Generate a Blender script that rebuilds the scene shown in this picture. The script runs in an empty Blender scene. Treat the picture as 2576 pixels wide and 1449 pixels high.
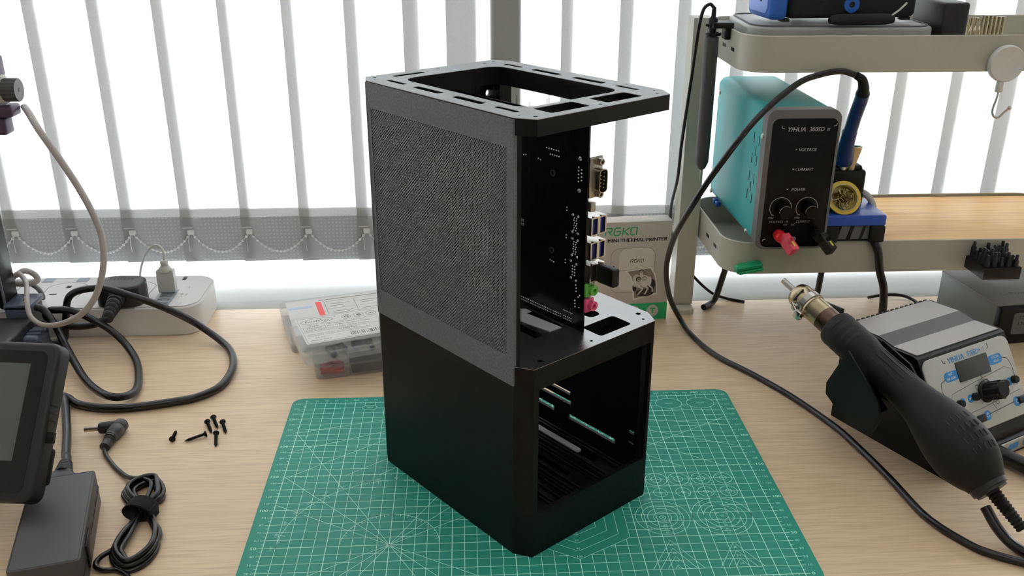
import bpy, bmesh, math, random
from mathutils import Matrix, Vector
from mathutils.geometry import tessellate_polygon
random.seed(7)
S = 0.001                      # everything below is written in millimetres
SC = bpy.context.scene
COL = SC.collection
PI = math.pi
R = math.radians

# ---------------------------------------------------------------- camera, sky, light, exposure
cam = bpy.data.cameras.new('camera')
cam.sensor_width = 36.0
cam.lens = 2364.46 / 2576.0 * 36.0
cam.clip_start = 0.02
cam.clip_end = 100.0
camo = bpy.data.objects.new('camera', cam)
COL.objects.link(camo)
RR = ((0.99869, -0.05104, 0.00198), (-0.01781, -0.38428, -0.92305), (0.04788, 0.92181, -0.38468))
mw = Matrix.Identity(4)
for i in range(3):
    mw[i][0] = RR[0][i]; mw[i][1] = -RR[1][i]; mw[i][2] = -RR[2][i]
mw[0][3], mw[1][3], mw[2][3] = 0.165476, -0.567126, 0.480574
camo.matrix_world = mw
SC.camera = camo

w = bpy.data.worlds.new('overcast_sky'); SC.world = w
w.use_nodes = True
bg = w.node_tree.nodes['Background']
bg.inputs[0].default_value = (0.93, 0.97, 1.0, 1)
bg.inputs[1].default_value = 13.0
SC.view_settings.view_transform = 'Standard'
SC.view_settings.look = 'None'
SC.view_settings.gamma = 1.0
SC.view_settings.exposure = 0.0
try:
    SC.view_settings.use_curve_mapping = False
except Exception:
    pass
SC.cycles.max_bounces = 10
SC.cycles.transparent_max_bounces = 24
SC.cycles.sample_clamp_indirect = 6.0

lamp = bpy.data.lights.new('room_fill', 'AREA')  # unseen area light added to fill the room
lamp.shape = 'RECTANGLE'; lamp.size = 1.2; lamp.size_y = 1.2
lamp.energy = 6.0; lamp.color = (1.0, 0.95, 0.88)
lo = bpy.data.objects.new('room_fill', lamp); COL.objects.link(lo)
lo.location = (0.2, -0.9, 1.62)

# ---------------------------------------------------------------- materials
def lin(c):
    return tuple((x / 255 / 12.92 if x / 255 <= 0.04045 else ((x / 255 + 0.055) / 1.055) ** 2.4) for x in c) + (1.0,)
MATS = {}
def mat(name, rgb, rough=0.5, metal=0.0, spec=0.5, noise=0.0, nscale=300.0, bump=0.0, bscale=800.0, coat=0.0, linear=False, emit=0.0, stretch=None):
    """principled material with a little procedural colour variation and relief"""
    m = bpy.data.materials.new(name); m.use_nodes = True
    nt = m.node_tree; b = nt.nodes['Principled BSDF']
    c = rgb + (1.0,) if linear else lin(rgb)
    b.inputs['Base Color'].default_value = c
    b.inputs['Roughness'].default_value = rough
    b.inputs['Metallic'].default_value = metal
    b.inputs['Specular IOR Level'].default_value = spec
    if coat: b.inputs['Coat Weight'].default_value = coat
    tc = nt.nodes.new('ShaderNodeTexCoord')
    src = tc.outputs['Object']
    if stretch:
        mp = nt.nodes.new('ShaderNodeMapping'); mp.inputs['Scale'].default_value = stretch
        nt.links.new(src, mp.inputs[0]); src = mp.outputs[0]
    n = nt.nodes.new('ShaderNodeTexNoise'); n.inputs['Scale'].default_value = nscale; n.inputs['Detail'].default_value = 2
    nt.links.new(src, n.inputs['Vector'])
    mx = nt.nodes.new('ShaderNodeMix'); mx.data_type = 'RGBA'
    k = noise if noise else 0.04
    mx.inputs[6].default_value = tuple(x * (1 - k) for x in c[:3]) + (1,)
    mx.inputs[7].default_value = tuple(min(1, x * (1 + k)) for x in c[:3]) + (1,)
    nt.links.new(n.outputs[0], mx.inputs[0]); nt.links.new(mx.outputs[2], b.inputs['Base Color'])
    if bump:
        n2 = nt.nodes.new('ShaderNodeTexNoise'); n2.inputs['Scale'].default_value = bscale; n2.inputs['Detail'].default_value = 2
        nt.links.new(src, n2.inputs['Vector'])
        bp = nt.nodes.new('ShaderNodeBump'); bp.inputs['Strength'].default_value = bump; bp.inputs['Distance'].default_value = 0.0004
        nt.links.new(n2.outputs[0], bp.inputs['Height']); nt.links.new(bp.outputs[0], b.inputs['Normal'])
    if emit:
        b.inputs['Emission Color'].default_value = c; b.inputs['Emission Strength'].default_value = emit
    MATS[name] = m
    return m

def wood(name, c1, c2, c3, sx, sy, rough, knots=False):
    m = bpy.data.materials.new(name); m.use_nodes = True
    nt = m.node_tree; b = nt.nodes['Principled BSDF']; b.inputs['Roughness'].default_value = rough
    tc = nt.nodes.new('ShaderNodeTexCoord')
    def layer(scale, detail, dist):
        mp = nt.nodes.new('ShaderNodeMapping'); mp.inputs['Scale'].default_value = scale
        nt.links.new(tc.outputs['Object'], mp.inputs[0])
        n = nt.nodes.new('ShaderNodeTexNoise'); n.inputs['Scale'].default_value = 1.0; n.inputs['Detail'].default_value = detail
        n.inputs['Distortion'].default_value = dist
        nt.links.new(mp.outputs[0], n.inputs['Vector']); return n
    fine = layer((sx, sy, sy), 4, 0.3); broad = layer((sx * 0.25, sy * 0.07, sy * 0.07), 3, 0.6)
    r1 = nt.nodes.new('ShaderNodeValToRGB')
    r1.color_ramp.elements[0].position = 0.34; r1.color_ramp.elements[0].color = lin(c1)
    r1.color_ramp.elements[1].position = 0.56; r1.color_ramp.elements[1].color = lin(c2)
    nt.links.new(fine.outputs[0], r1.inputs[0])
    mx = nt.nodes.new('ShaderNodeMix'); mx.data_type = 'RGBA'
    mr = nt.nodes.new('ShaderNodeMapRange'); mr.inputs[1].default_value = 0.4; mr.inputs[2].default_value = 0.7; mr.inputs[4].default_value = 0.65
    nt.links.new(broad.outputs[0], mr.inputs[0]); nt.links.new(mr.outputs[0], mx.inputs[0])
    nt.links.new(r1.outputs[0], mx.inputs[6]); mx.inputs[7].default_value = lin(c3)
    nt.links.new(mx.outputs[2], b.inputs['Base Color'])
    bp = nt.nodes.new('ShaderNodeBump'); bp.inputs['Strength'].default_value = 0.15; bp.inputs['Distance'].default_value = 0.0004
    nt.links.new(fine.outputs[0], bp.inputs['Height']); nt.links.new(bp.outputs[0], b.inputs['Normal'])
    MATS[name] = m; return m

def fabric(name, alb, trans, fac, speck, vs_, th_, rnd=0.85):
    m = bpy.data.materials.new(name); m.use_nodes = True
    nt = m.node_tree; nt.nodes.clear()
    out = nt.nodes.new('ShaderNodeOutputMaterial')
    d = nt.nodes.new('ShaderNodeBsdfDiffuse'); t = nt.nodes.new('ShaderNodeBsdfTranslucent'); mx = nt.nodes.new('ShaderNodeMixShader')
    d.inputs[0].default_value = (alb, alb, alb, 1)
    tc = nt.nodes.new('ShaderNodeTexCoord'); mp = nt.nodes.new('ShaderNodeMapping'); mp.inputs['Scale'].default_value = vs_
    v = nt.nodes.new('ShaderNodeTexVoronoi'); v.inputs['Scale'].default_value = 1.0; v.inputs['Randomness'].default_value = rnd
    nt.links.new(tc.outputs['Object'], mp.inputs[0]); nt.links.new(mp.outputs[0], v.inputs['Vector'])
    rp = nt.nodes.new('ShaderNodeValToRGB')
    lo_, hi_ = trans * (1 - speck), trans
    rp.color_ramp.elements[0].position = th_[0]; rp.color_ramp.elements[0].color = (lo_, lo_, lo_, 1)
    rp.color_ramp.elements[1].position = th_[1]; rp.color_ramp.elements[1].color = (hi_, hi_, hi_ * 1.01, 1)
    n = nt.nodes.new('ShaderNodeTexNoise'); n.inputs['Scale'].default_value = 1.0
    mp2 = nt.nodes.new('ShaderNodeMapping'); mp2.inputs['Scale'].default_value = (900, 900, 260)
    nt.links.new(tc.outputs['Object'], mp2.inputs[0]); nt.links.new(mp2.outputs[0], n.inputs['Vector'])
    mm = nt.nodes.new('ShaderNodeMix'); mm.data_type = 'RGBA'; mm.blend_type = 'MULTIPLY'; mm.inputs[0].default_value = 0.5
    nt.links.new(v.outputs['Distance'], rp.inputs[0]); nt.links.new(rp.outputs[0], mm.inputs[6]); nt.links.new(n.outputs[1], mm.inputs[7])
    mm2 = nt.nodes.new('ShaderNodeRGBToBW'); nt.links.new(mm.outputs[2], mm2.inputs[0])
    nt.links.new(mm2.outputs[0], t.inputs[0])
    mx.inputs[0].default_value = fac
    nt.links.new(d.outputs[0], mx.inputs[1]); nt.links.new(t.outputs[0], mx.inputs[2]); nt.links.new(mx.outputs[0], out.inputs[0])
    MATS[name] = m; return m

def clear(name, tint, fac, rough=0.12):
    """clear plastic or glass: mostly see-through, with a glossy skin"""
    m = bpy.data.materials.new(name); m.use_nodes = True
    nt = m.node_tree; b = nt.nodes['Principled BSDF']; out = nt.nodes['Material Output']
    b.inputs['Base Color'].default_value = tint; b.inputs['Roughness'].default_value = rough
    t = nt.nodes.new('ShaderNodeBsdfTransparent'); mx = nt.nodes.new('ShaderNodeMixShader')
    lw = nt.nodes.new('ShaderNodeLayerWeight'); lw.inputs[0].default_value = 0.35
    mr = nt.nodes.new('ShaderNodeMapRange'); mr.inputs[3].default_value = fac; mr.inputs[4].default_value = min(1, fac + 0.3)
    nt.links.new(lw.outputs['Facing'], mr.inputs[0]); nt.links.new(mr.outputs[0], mx.inputs[0])
    nt.links.new(t.outputs[0], mx.inputs[1]); nt.links.new(b.outputs[0], mx.inputs[2]); nt.links.new(mx.outputs[0], out.inputs[0])
    MATS[name] = m; return m

wood('desk_wood', (206, 178, 144), (228, 203, 169), (214, 186, 152), 24, 480, 0.42)
wood('bamboo', (206, 150, 80), (236, 190, 118), (222, 170, 98), 7, 170, 0.4)
fabric('slat_fabric', 0.60, 0.86, 0.285, 0.80, (130, 130, 300), (0.05, 0.13))
fabric('hem_fabric', 0.50, 0.34, 0.34, -1.3, (200, 200, 200), (0.12, 0.34), 0.15)
clear('clear_plastic', (0.93, 0.95, 0.96, 1), 0.10, 0.15)
clear('window_glass', (0.9, 0.95, 0.95, 1), 0.05, 0.03)
mat('white_wall', (214, 211, 204), 0.8)
mat('ceiling_white', (225, 224, 220), 0.9)
mat('floor_grey', (120, 112, 102), 0.6)
mat('sill_white', (228, 232, 232), 0.35)
mat('frame_white', (226, 229, 228), 0.35)
mat('post_grey', (172, 175, 174), 0.4)
mat('mat_green', (38, 146, 128), 0.55, spec=0.35, noise=0.05, nscale=60, bump=0.12, bscale=1800)
mat('mat_edge', (70, 140, 118), 0.5)
mat('mat_print', (190, 250, 235), 0.55)
mat('lid_lit_fuzzy', (150, 153, 158), 0.42, spec=0.8, noise=0.5, nscale=1100, bump=0.8, bscale=1500)  # fuzzy plastic, made paler to carry the light on the lid top
mat('case_fuzzy', (102, 107, 115), 0.5, spec=0.5, noise=0.6, nscale=900, bump=1.0, bscale=1500)
mat('case_smooth', (9, 10, 12), 0.48, spec=0.2, noise=0.15, nscale=500, bump=0.12, bscale=900)
mat('case_top', (40, 41, 45), 0.26, spec=1.0, noise=0.2, nscale=1500, bump=0.35, bscale=1500, stretch=(1, 0.04, 1))
mat('black_plastic', (15, 15, 16), 0.45, spec=0.3, bump=0.1, bscale=1500)
mat('black_cable', (15, 15, 15), 0.3)
mat('dark_plastic', (27, 27, 30), 0.45, bump=0.15, bscale=1800)
mat('charcoal', (66, 65, 66), 0.5, bump=0.2, bscale=1500)
mat('grey_plastic', (96, 96, 98), 0.45)
MATS['case_top'].node_tree.nodes['Principled BSDF'].inputs['IOR'].default_value = 2.4
mat('pcb', (7, 9, 14), 0.22, spec=0.6, noise=0.5, nscale=90)
mat('trace', (14, 19, 28), 0.25, spec=0.6)
mat('solder', (205, 205, 208), 0.22, metal=0.9)
mat('steel', (196, 194, 188), 0.25, metal=1.0)
mat('nickel', (176, 170, 158), 0.28, metal=1.0)
mat('gold_steel', (172, 158, 130), 0.26, metal=1.0)
mat('heat_steel', (104, 84, 74), 0.3, metal=1.0)
mat('brass_wool', (176, 160, 110), 0.35, metal=1.0)
mat('blue_port', (26, 44, 132), 0.4)
mat('jack_green', (104, 190, 76), 0.4)
mat('jack_pink', (226, 84, 130), 0.4)
mat('white_plastic', (228, 228, 226), 0.3)
mat('usb_white', (205, 206, 200), 0.4)
mat('socket_grey', (150, 160, 170), 0.4)  # blue-grey plastic of the switches and USB frame
mat('white_cable', (176, 170, 166), 0.45)
mat('grey_cable', (120, 120, 122), 0.45)
mat('card_grey', (206, 198, 190), 0.6)
mat('card_white', (240, 240, 238), 0.6)
mat('ink_green', (44, 182, 110), 0.6)
mat('ink_black', (22, 20, 20), 0.6)
mat('ink_grey', (120, 112, 106), 0.6)
mat('print_light', (226, 220, 213), 0.6)
mat('print_mid', (188, 180, 172), 0.6)
mat('print_sepia', (142, 128, 116), 0.6)
mat('print_dark', (58, 48, 42), 0.6)
mat('shelf_paint', (190, 188, 174), 0.42)
mat('shelf_edge', (205, 203, 192), 0.35)
mat('teal', (46, 166, 170), 0.38, bump=0.06, bscale=1500)
mat('psu_grey', (110, 108, 108), 0.42, bump=0.15, bscale=1500)
mat('psu_panel', (9, 9, 11), 0.25, spec=0.22)
mat('panel_text', (178, 174, 178), 0.5)
mat('red_plug', (226, 34, 40), 0.35)
mat('pink_plug', (226, 74, 96), 0.4)
mat('yellow', (222, 196, 56), 0.4)
mat('holder_blue', (26, 78, 178), 0.3)
mat('iron_blue', (24, 48, 104), 0.35)
mat('tin_yellow', (226, 194, 74), 0.35)
mat('tin_green', (46, 92, 72), 0.3)
mat('magnet_green', (10, 158, 104), 0.3)
mat('station_top', (160, 155, 154), 0.34, spec=0.6, bump=0.1, bscale=1500)
mat('slope_shade', (84, 82, 84), 0.4)
mat('station_panel', (196, 198, 194), 0.4)
mat('panel_blue', (34, 134, 206), 0.4)
mat('screen_black', (10, 10, 12), 0.18)
mat('screen_grey', (88, 93, 92), 0.5, noise=0.1, nscale=2500)
mat('purple_grey', (70, 52, 74), 0.4)
mat('bracket_blue', (74, 82, 100), 0.3)
mat('alu', (150, 160, 168), 0.35, metal=0.6)
mat('lid_grey', (160, 164, 160), 0.36)
mat('device_blue', (36, 104, 200), 0.4)
mat('device_light', (128, 164, 244), 0.4)
mat('device_black', (20, 22, 28), 0.8, bump=0.6, bscale=1800)
mat('screw_black', (22, 20, 20), 0.32, metal=0.6)
mat('gleam_grey', (216, 216, 220), 0.35)  # pale tone standing for bright reflections inside the case
mat('pale_blue', (196, 214, 236), 0.6)
mat('rib_black', (34, 34, 38), 0.3, spec=0.8)
mat('gun_black', (17, 17, 18), 0.6, spec=0.35, bump=0.2, bscale=1500)
mat('tip_metal', (216, 206, 180), 0.28, metal=1.0)
mat('velcro', (16, 16, 18), 0.95, bump=1.0, bscale=900)
mat('red_mass', (190, 40, 60), 0.5, noise=0.3, nscale=150)
mat('dark_mass', (22, 22, 24), 0.6)
mat('slate_mass', (70, 84, 112), 0.45)
mat('ribbon_red', (236, 90, 88), 0.5)
mat('device_grey', (126, 133, 130), 0.42, bump=0.08)
mat('device_greytop', (138, 136, 137), 0.36)

# ---------------------------------------------------------------- mesh tools (millimetres)
def T(x, y, z): return Matrix.Translation((x, y, z))
def RZ(a): return Matrix.Rotation(R(a), 4, 'Z')
def RX(a): return Matrix.Rotation(R(a), 4, 'X')
def RY(a): return Matrix.Rotation(R(a), 4, 'Y')
def axes(o, x, y, z):
    m = Matrix.Identity(4)
    for i in range(3):
        m[i][0], m[i][1], m[i][2], m[i][3] = x[i], y[i], z[i], o[i]
    return m
def front(x, y, z): return axes((x, y, z), (1, 0, 0), (0, 0, 1), (0, -1, 0))   # a face looking towards -y
I4 = Matrix.Identity(4)

class MB:
    def __init__(self): self.v = []; self.f = []; self.m = []
    def add(self, vs, fs, M=I4, mi=0):
        b = len(self.v)
        self.v.extend((M @ Vector(p)) for p in vs)
        self.f.extend([tuple(b + i for i in f) for f in fs]); self.m.extend([mi] * len(fs)); return self
    def bm(self, bm, M=I4, mi=0):
        bm.verts.index_update()
        r = self.add([v.co.copy() for v in bm.verts], [[v.index for v in f.verts] for f in bm.faces], M, mi); bm.free(); return r
    def box(self, c, s, bev=0, M=I4, mi=0, seg=2):
        bm = bmesh.new(); bmesh.ops.create_cube(bm, size=1.0)
        bmesh.ops.scale(bm, vec=s, verts=bm.verts)
        if bev: bmesh.ops.bevel(bm, geom=list(bm.edges), offset=bev, segments=seg, profile=0.5, affect='EDGES')
        bmesh.ops.translate(bm, vec=c, verts=bm.verts)
        return self.bm(bm, M, mi)
    def plate(self, outer, z0, z1, holes=(), M=I4, mi=0, bev=0):
        loops = [list(outer)] + [list(h) for h in holes]
        tris = tessellate_polygon([[Vector((p[0], p[1], 0)) for p in l] for l in loops])
        pts = [p for l in loops for p in l]; n = len(pts)
        vs = [(p[0], p[1], z0) for p in pts] + [(p[0], p[1], z1) for p in pts]
        if bev:                       # top rim drawn in by bev, rounded a little
            pass
        fs = []
        if not holes:
            k = len(outer)
            fs.append(tuple(range(k))[::-1]); fs.append(tuple(range(k, 2 * k)))
        else:
            for t in tris:
                fs.append(tuple(t)); fs.append(tuple(i + n for i in t)[::-1])
        b = 0
        for l in loops:
            k = len(l)
            for i in range(k):
                j = (i + 1) % k
                fs.append((b + i, b + j, b + j + n, b + i + n))
            b += k
        return self.add(vs, fs, M, mi)
    def rprism(self, outer, z0, z1, bev=1.5, M=I4, mi=0, seg=3, bottom=False):
        """prism whose top rim (and bottom rim) is rounded by insetting a convex outline"""
        c = (sum(p[0] for p in outer) / len(outer), sum(p[1] for p in outer) / len(outer))
        def ins(d):
            k = len(outer); out = []
            ar = sum(outer[i][0] * outer[(i + 1) % k][1] - outer[(i + 1) % k][0] * outer[i][1] for i in range(k))
            sg = 1 if ar > 0 else -1
            for i in range(k):
                p, q, r_ = Vector(outer[i - 1]), Vector(outer[i]), Vector(outer[(i + 1) % k])
                a, b2 = (q - p).normalized(), (r_ - q).normalized()
                n1, n2 = Vector((-a.y, a.x)) * sg, Vector((-b2.y, b2.x)) * sg
                nn = (n1 + n2).normalized(); s = max(0.3, nn.dot(n1))
                out.append(q + nn * (d / s))
            return out
        rings = []
        if bottom:
            for s in range(seg + 1):
                a = PI / 2 * s / seg
                rings.append((ins(bev * (1 - math.sin(a))), z0 + bev * (1 - math.cos(a))))
        else: rings.append((ins(0), z0))
        for s in range(seg + 1):
            a = PI / 2 * s / seg
            rings.append((ins(bev * (1 - math.cos(a))), z1 - bev + bev * math.sin(a)))
        k = len(outer); vs = [(p[0], p[1], z) for l, z in rings for p in l]; fs = []
        for r_ in range(len(rings) - 1):
            for i in range(k):
                j = (i + 1) % k
                fs.append((r_ * k + i, r_ * k + j, (r_ + 1) * k + j, (r_ + 1) * k + i))
        fs.append(tuple(range(k))[::-1]); fs.append(tuple((len(rings) - 1) * k + i for i in range(k)))
        return self.add(vs, fs, M, mi)
    def lathe(self, prof, n=24, M=I4, mi=0, a0=0, a1=360):
        full = abs(a1 - a0) >= 360; vs = []; fs = []
        cnt = n if full else n + 1
        for r_, z in prof:
            for i in range(cnt):
                a = R(a0 + (a1 - a0) * i / n); vs.append((r_ * math.cos(a), r_ * math.sin(a), z))
        for k in range(len(prof) - 1):
            for i in range(n):
                j = (i + 1) % cnt
                fs.append((k * cnt + i, k * cnt + j, (k + 1) * cnt + j, (k + 1) * cnt + i))
        if full and prof[0] != prof[-1]:
            if prof[0][0] > 1e-6: fs.append(tuple(range(cnt))[::-1])
            if prof[-1][0] > 1e-6: fs.append(tuple((len(prof) - 1) * cnt + i for i in range(cnt)))
        return self.add(vs, fs, M, mi)
    def tube(self, path, r, n=10, M=I4, mi=0, closed=False, flat=1.0):
        P = [Vector(p) for p in path]; k = len(P)
        rs = r if isinstance(r, (list, tuple)) else [r] * k
        vs = []; fs = []; up = None
        for i in range(k):
            if closed: t = (P[(i + 1) % k] - P[i - 1])
            else: t = P[min(i + 1, k - 1)] - P[max(i - 1, 0)]
            t.normalize()
            if up is None:
                up = Vector((0, 0, 1)) if abs(t.z) < 0.9 else Vector((1, 0, 0))
            u = (up - t * up.dot(t)).normalized(); up = u; s = t.cross(u)
            for j in range(n):
                a = 2 * PI * j / n
                vs.append(P[i] + (s * math.cos(a) + u * math.sin(a) * flat) * rs[i])
        for i in range(k if closed else k - 1):
            i2 = (i + 1) % k
            for j in range(n):
                j2 = (j + 1) % n
                fs.append((i * n + j, i * n + j2, i2 * n + j2, i2 * n + j))
        if not closed: fs.append(tuple(range(n))[::-1]); fs.append(tuple((k - 1) * n + j for j in range(n)))
        return self.add(vs, fs, M, mi)
    def ball(self, c, r, n=8, M=I4, mi=0):
        pr = [(r * math.sin(PI * i / n), -r * math.cos(PI * i / n)) for i in range(n + 1)]
        pr[0] = (0.0, -r); pr[-1] = (0.0, r)
        return self.lathe([(max(a, 0.0001 * r), z) for a, z in pr], n + 2, M @ T(*c), mi)
    def ribbon(self, pts, wd, M=I4, mi=0, closed=False, h=0.0):
        """flat printed line of width wd along 2-D points"""
        P = [Vector((p[0], p[1])) for p in pts]; k = len(P); vs = []; fs = []
        for i in range(k):
            a = P[i - 1] if (closed or i) else P[i]; b = P[(i + 1) % k] if (closed or i < k - 1) else P[i]
            t = (b - a); t = t.normalized() if t.length else Vector((1, 0)); q = Vector((-t.y, t.x)) * wd / 2
            vs += [(P[i].x + q.x, P[i].y + q.y, h), (P[i].x - q.x, P[i].y - q.y, h)]
        for i in range(k if closed else k - 1):
            j = (i + 1) % k; fs.append((2 * i, 2 * i + 1, 2 * j + 1, 2 * j))
        return self.add(vs, fs, M, mi)
    def text(self, s, size, M=I4, mi=0, bold=0.0, shear=0.0, align='CENTER', sx=1.0):
        vs, fs = text_mesh(s, 0.0, shear, align)
        for k_, dx in enumerate((-bold * 0.8, bold * 0.8, 0.0) if bold else (0.0,)):      # bolder print: the same letters set thrice, a hair apart
            self.add([((v[0] + dx) * size * sx, v[1] * size, 0.02 * k_) for v in vs], fs, M, mi)
        return self
    def build(self, name, mats, parent=None, smooth=50, recalc=True, base=None):
        me = bpy.data.meshes.new(name)
        if base is None: base = Vector((0, 0, 0))
        base = Vector(base)
        me.from_pydata([(p - base) * S for p in self.v], [], self.f)
        if not isinstance(mats, (list, tuple)): mats = [mats]
        for m in mats: me.materials.append(MATS[m])
        me.polygons.foreach_set('material_index', self.m)
        if recalc:
            b = bmesh.new(); b.from_mesh(me); bmesh.ops.recalc_face_normals(b, faces=b.faces); b.to_mesh(me); b.free()
        me.polygons.foreach_set('use_smooth', [True] * len(me.polygons))
        me.set_sharp_from_angle(angle=R(smooth))
        o = bpy.data.objects.new(name, me); COL.objects.link(o)
        if parent is not None: o.parent = parent
        o.location = base * S
        return o

_TC = {}
def text_mesh(s, bold, shear, align):
    k = (s, bold, shear, align)
    if k in _TC: return _TC[k]
    cu = bpy.data.curves.new('t', 'FONT'); cu.body = s; cu.size = 1.0; cu.offset = bold; cu.shear = shear
    cu.align_x = align; cu.align_y = 'CENTER'; cu.resolution_u = 2
    o = bpy.data.objects.new('t', cu); COL.objects.link(o)
    dg = bpy.context.evaluated_depsgraph_get(); dg.update()
    ev = o.evaluated_get(dg); me = ev.to_mesh()
    r = ([tuple(v.co) for v in me.vertices], [tuple(p.vertices) for p in me.polygons])
    ev.to_mesh_clear(); bpy.data.objects.remove(o); bpy.data.curves.remove(cu)
    _TC[k] = r; return r

def smoothp(pts, sub=6, closed=False):
    """Catmull-Rom through the points"""
    P = [Vector(p) for p in pts]; k = len(P); out = []
    for i in range(k if closed else k - 1):
        p0 = P[i - 1] if (closed or i) else P[0] * 2 - P[1]
        p1 = P[i]; p2 = P[(i + 1) % k]
        p3 = P[(i + 2) % k] if (closed or i + 2 < k) else p2 * 2 - p1
        for s in range(sub):
            t = s / sub
            out.append(0.5 * ((2 * p1) + (p2 - p0) * t + (2 * p0 - 5 * p1 + 4 * p2 - p3) * t * t + (3 * p1 - p0 - 3 * p2 + p3) * t ** 3))
    if not closed: out.append(P[-1])
    return out
def rrect(w_, h_, r_, n=5, cx=0, cy=0):
    out = []
    for sx, sy, a in ((1, 1, 0), (-1, 1, 90), (-1, -1, 180), (1, -1, 270)):
        for i in range(n + 1):
            t = R(a + 90 * i / n)
            out.append((cx + sx * (w_ / 2 - r_) + r_ * math.cos(t), cy + sy * (h_ / 2 - r_) + r_ * math.sin(t)))
    return out
def circ(r_, n=24, cx=0, cy=0, ry=None):
    return [(cx + r_ * math.cos(2 * PI * i / n), cy + (ry or r_) * math.sin(2 * PI * i / n)) for i in range(n)]
def quad(x0, y0, x1, y1): return [(x0, y0), (x1, y0), (x1, y1), (x0, y1)]

def tag(o, label, cat, group=None, kind=None):
    if label: o['label'] = label
    if cat: o['category'] = cat
    if group: o['group'] = group
    if kind: o['kind'] = kind
    return o
def thing(name, label, cat, loc=(0, 0, 0), rz=0, group=None):
    o = bpy.data.objects.new(name, None); COL.objects.link(o)
    o.location = Vector(loc) * S; o.rotation_euler = (0, 0, R(rz)); o.empty_display_size = 0.02
    return tag(o, label, cat, group)
def copy_tree(o, parent=None):
    c = o.copy(); COL.objects.link(c)
    if parent is not None: c.parent = parent
    for ch in list(o.children): copy_tree(ch, c)
    return c
def plabel(o, label): o['label'] = label; return o
def struct(o, label=None):
    o['kind'] = 'structure'
    if label: o['label'] = label
    return o

# ================================================================ THE ROOM
XL, XR, YF, YB, ZF, ZC = -1500, 2300, -2600, 740, -740, 1680
b = MB()
WX0, WX1, WZ0, WZ1 = -1000, 1750, 2, 1420
b.box(((XL + XR) / 2, YB + 60, (ZF + WZ0) / 2 - 6), (XR - XL, 120, WZ0 - ZF - 12))
b.box(((XL + XR) / 2, YB + 60, (WZ1 + ZC) / 2), (XR - XL, 120, ZC - WZ1))
b.box(((XL + WX0) / 2, YB + 60, (WZ0 + WZ1) / 2), (WX0 - XL, 120, WZ1 - WZ0))
b.box(((XR + WX1) / 2, YB + 60, (WZ0 + WZ1) / 2), (XR - WX1, 120, WZ1 - WZ0))
struct(b.build('wall_back', 'white_wall'), 'white window wall behind the desk')
struct(MB().box((XL - 40, (YF + YB) / 2, (ZF + ZC) / 2), (80, YB - YF, ZC - ZF)).build('wall_left', 'white_wall'))
struct(MB().box((XR + 40, (YF + YB) / 2, (ZF + ZC) / 2), (80, YB - YF, ZC - ZF)).build('wall_right', 'white_wall'))
struct(MB().box(((XL + XR) / 2, YF - 40, (ZF + ZC) / 2), (XR - XL + 160, 80, ZC - ZF)).build('wall_front', 'white_wall'))
struct(MB().box(((XL + XR) / 2, (YF + YB) / 2, ZF - 20), (XR - XL, YB - YF, 40)).build('floor', 'floor_grey'))
struct(MB().box(((XL + XR) / 2, (YF + YB) / 2, ZC + 20), (XR - XL, YB - YF, 40)).build('ceiling', 'ceiling_white'))
# window: frame bars, panes
win = thing('window_1', None, None, (0, YB + 70, WZ0)); struct(win, 'wide white framed window behind the vertical blind')
b = MB(); H = WZ1 - WZ0
for x in (WX0 + 20, 217, WX1 - 20): b.box((x, 0, H / 2), (40, 40, H), 2)
for z in (11, H - 15): b.box(((WX0 + WX1) / 2, 0, z), (WX1 - WX0, 38, 22), 2)
b.build('window_frame', 'frame_white', win)
for x0, x1 in ((WX0 + 40, 197), (237, WX1 - 40)):
    MB().box(((x0 + x1) / 2, 8, H / 2), (x1 - x0, 4, H - 52)).build('pane', 'window_glass', win)
# sill with its rounded nose
prof = [(YB - 2, -30), (YB - 2, -0.6)] + [(560 - 24 * math.sin(R(a)), -25 + 24.4 * math.cos(R(a))) for a in range(0, 100, 10)] + [(536, -60), (YB - 2, -60)]
b = MB(); k = len(prof)
vs = [(x, p[0], p[1]) for x in (XL + 2, XR - 2) for p in prof]
b.add(vs, [tuple(range(k)), tuple(range(k, 2 * k))[::-1]] + [(i, (i + 1) % k, (i + 1) % k + k, i + k) for i in range(k)])
struct(b.build('trim_1', 'sill_white', base=(0, 560, -60)), 'white window sill with a rounded front edge')
b = MB(); b.rprism(rrect(36.5, 34, 5, 4), 0, ZC - 2, 1.5)
o = b.build('trim_2', 'post_grey'); o.location = Vector((218, 612, 0)) * S
struct(o, 'pale grey upright post between the two window bays')

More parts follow.
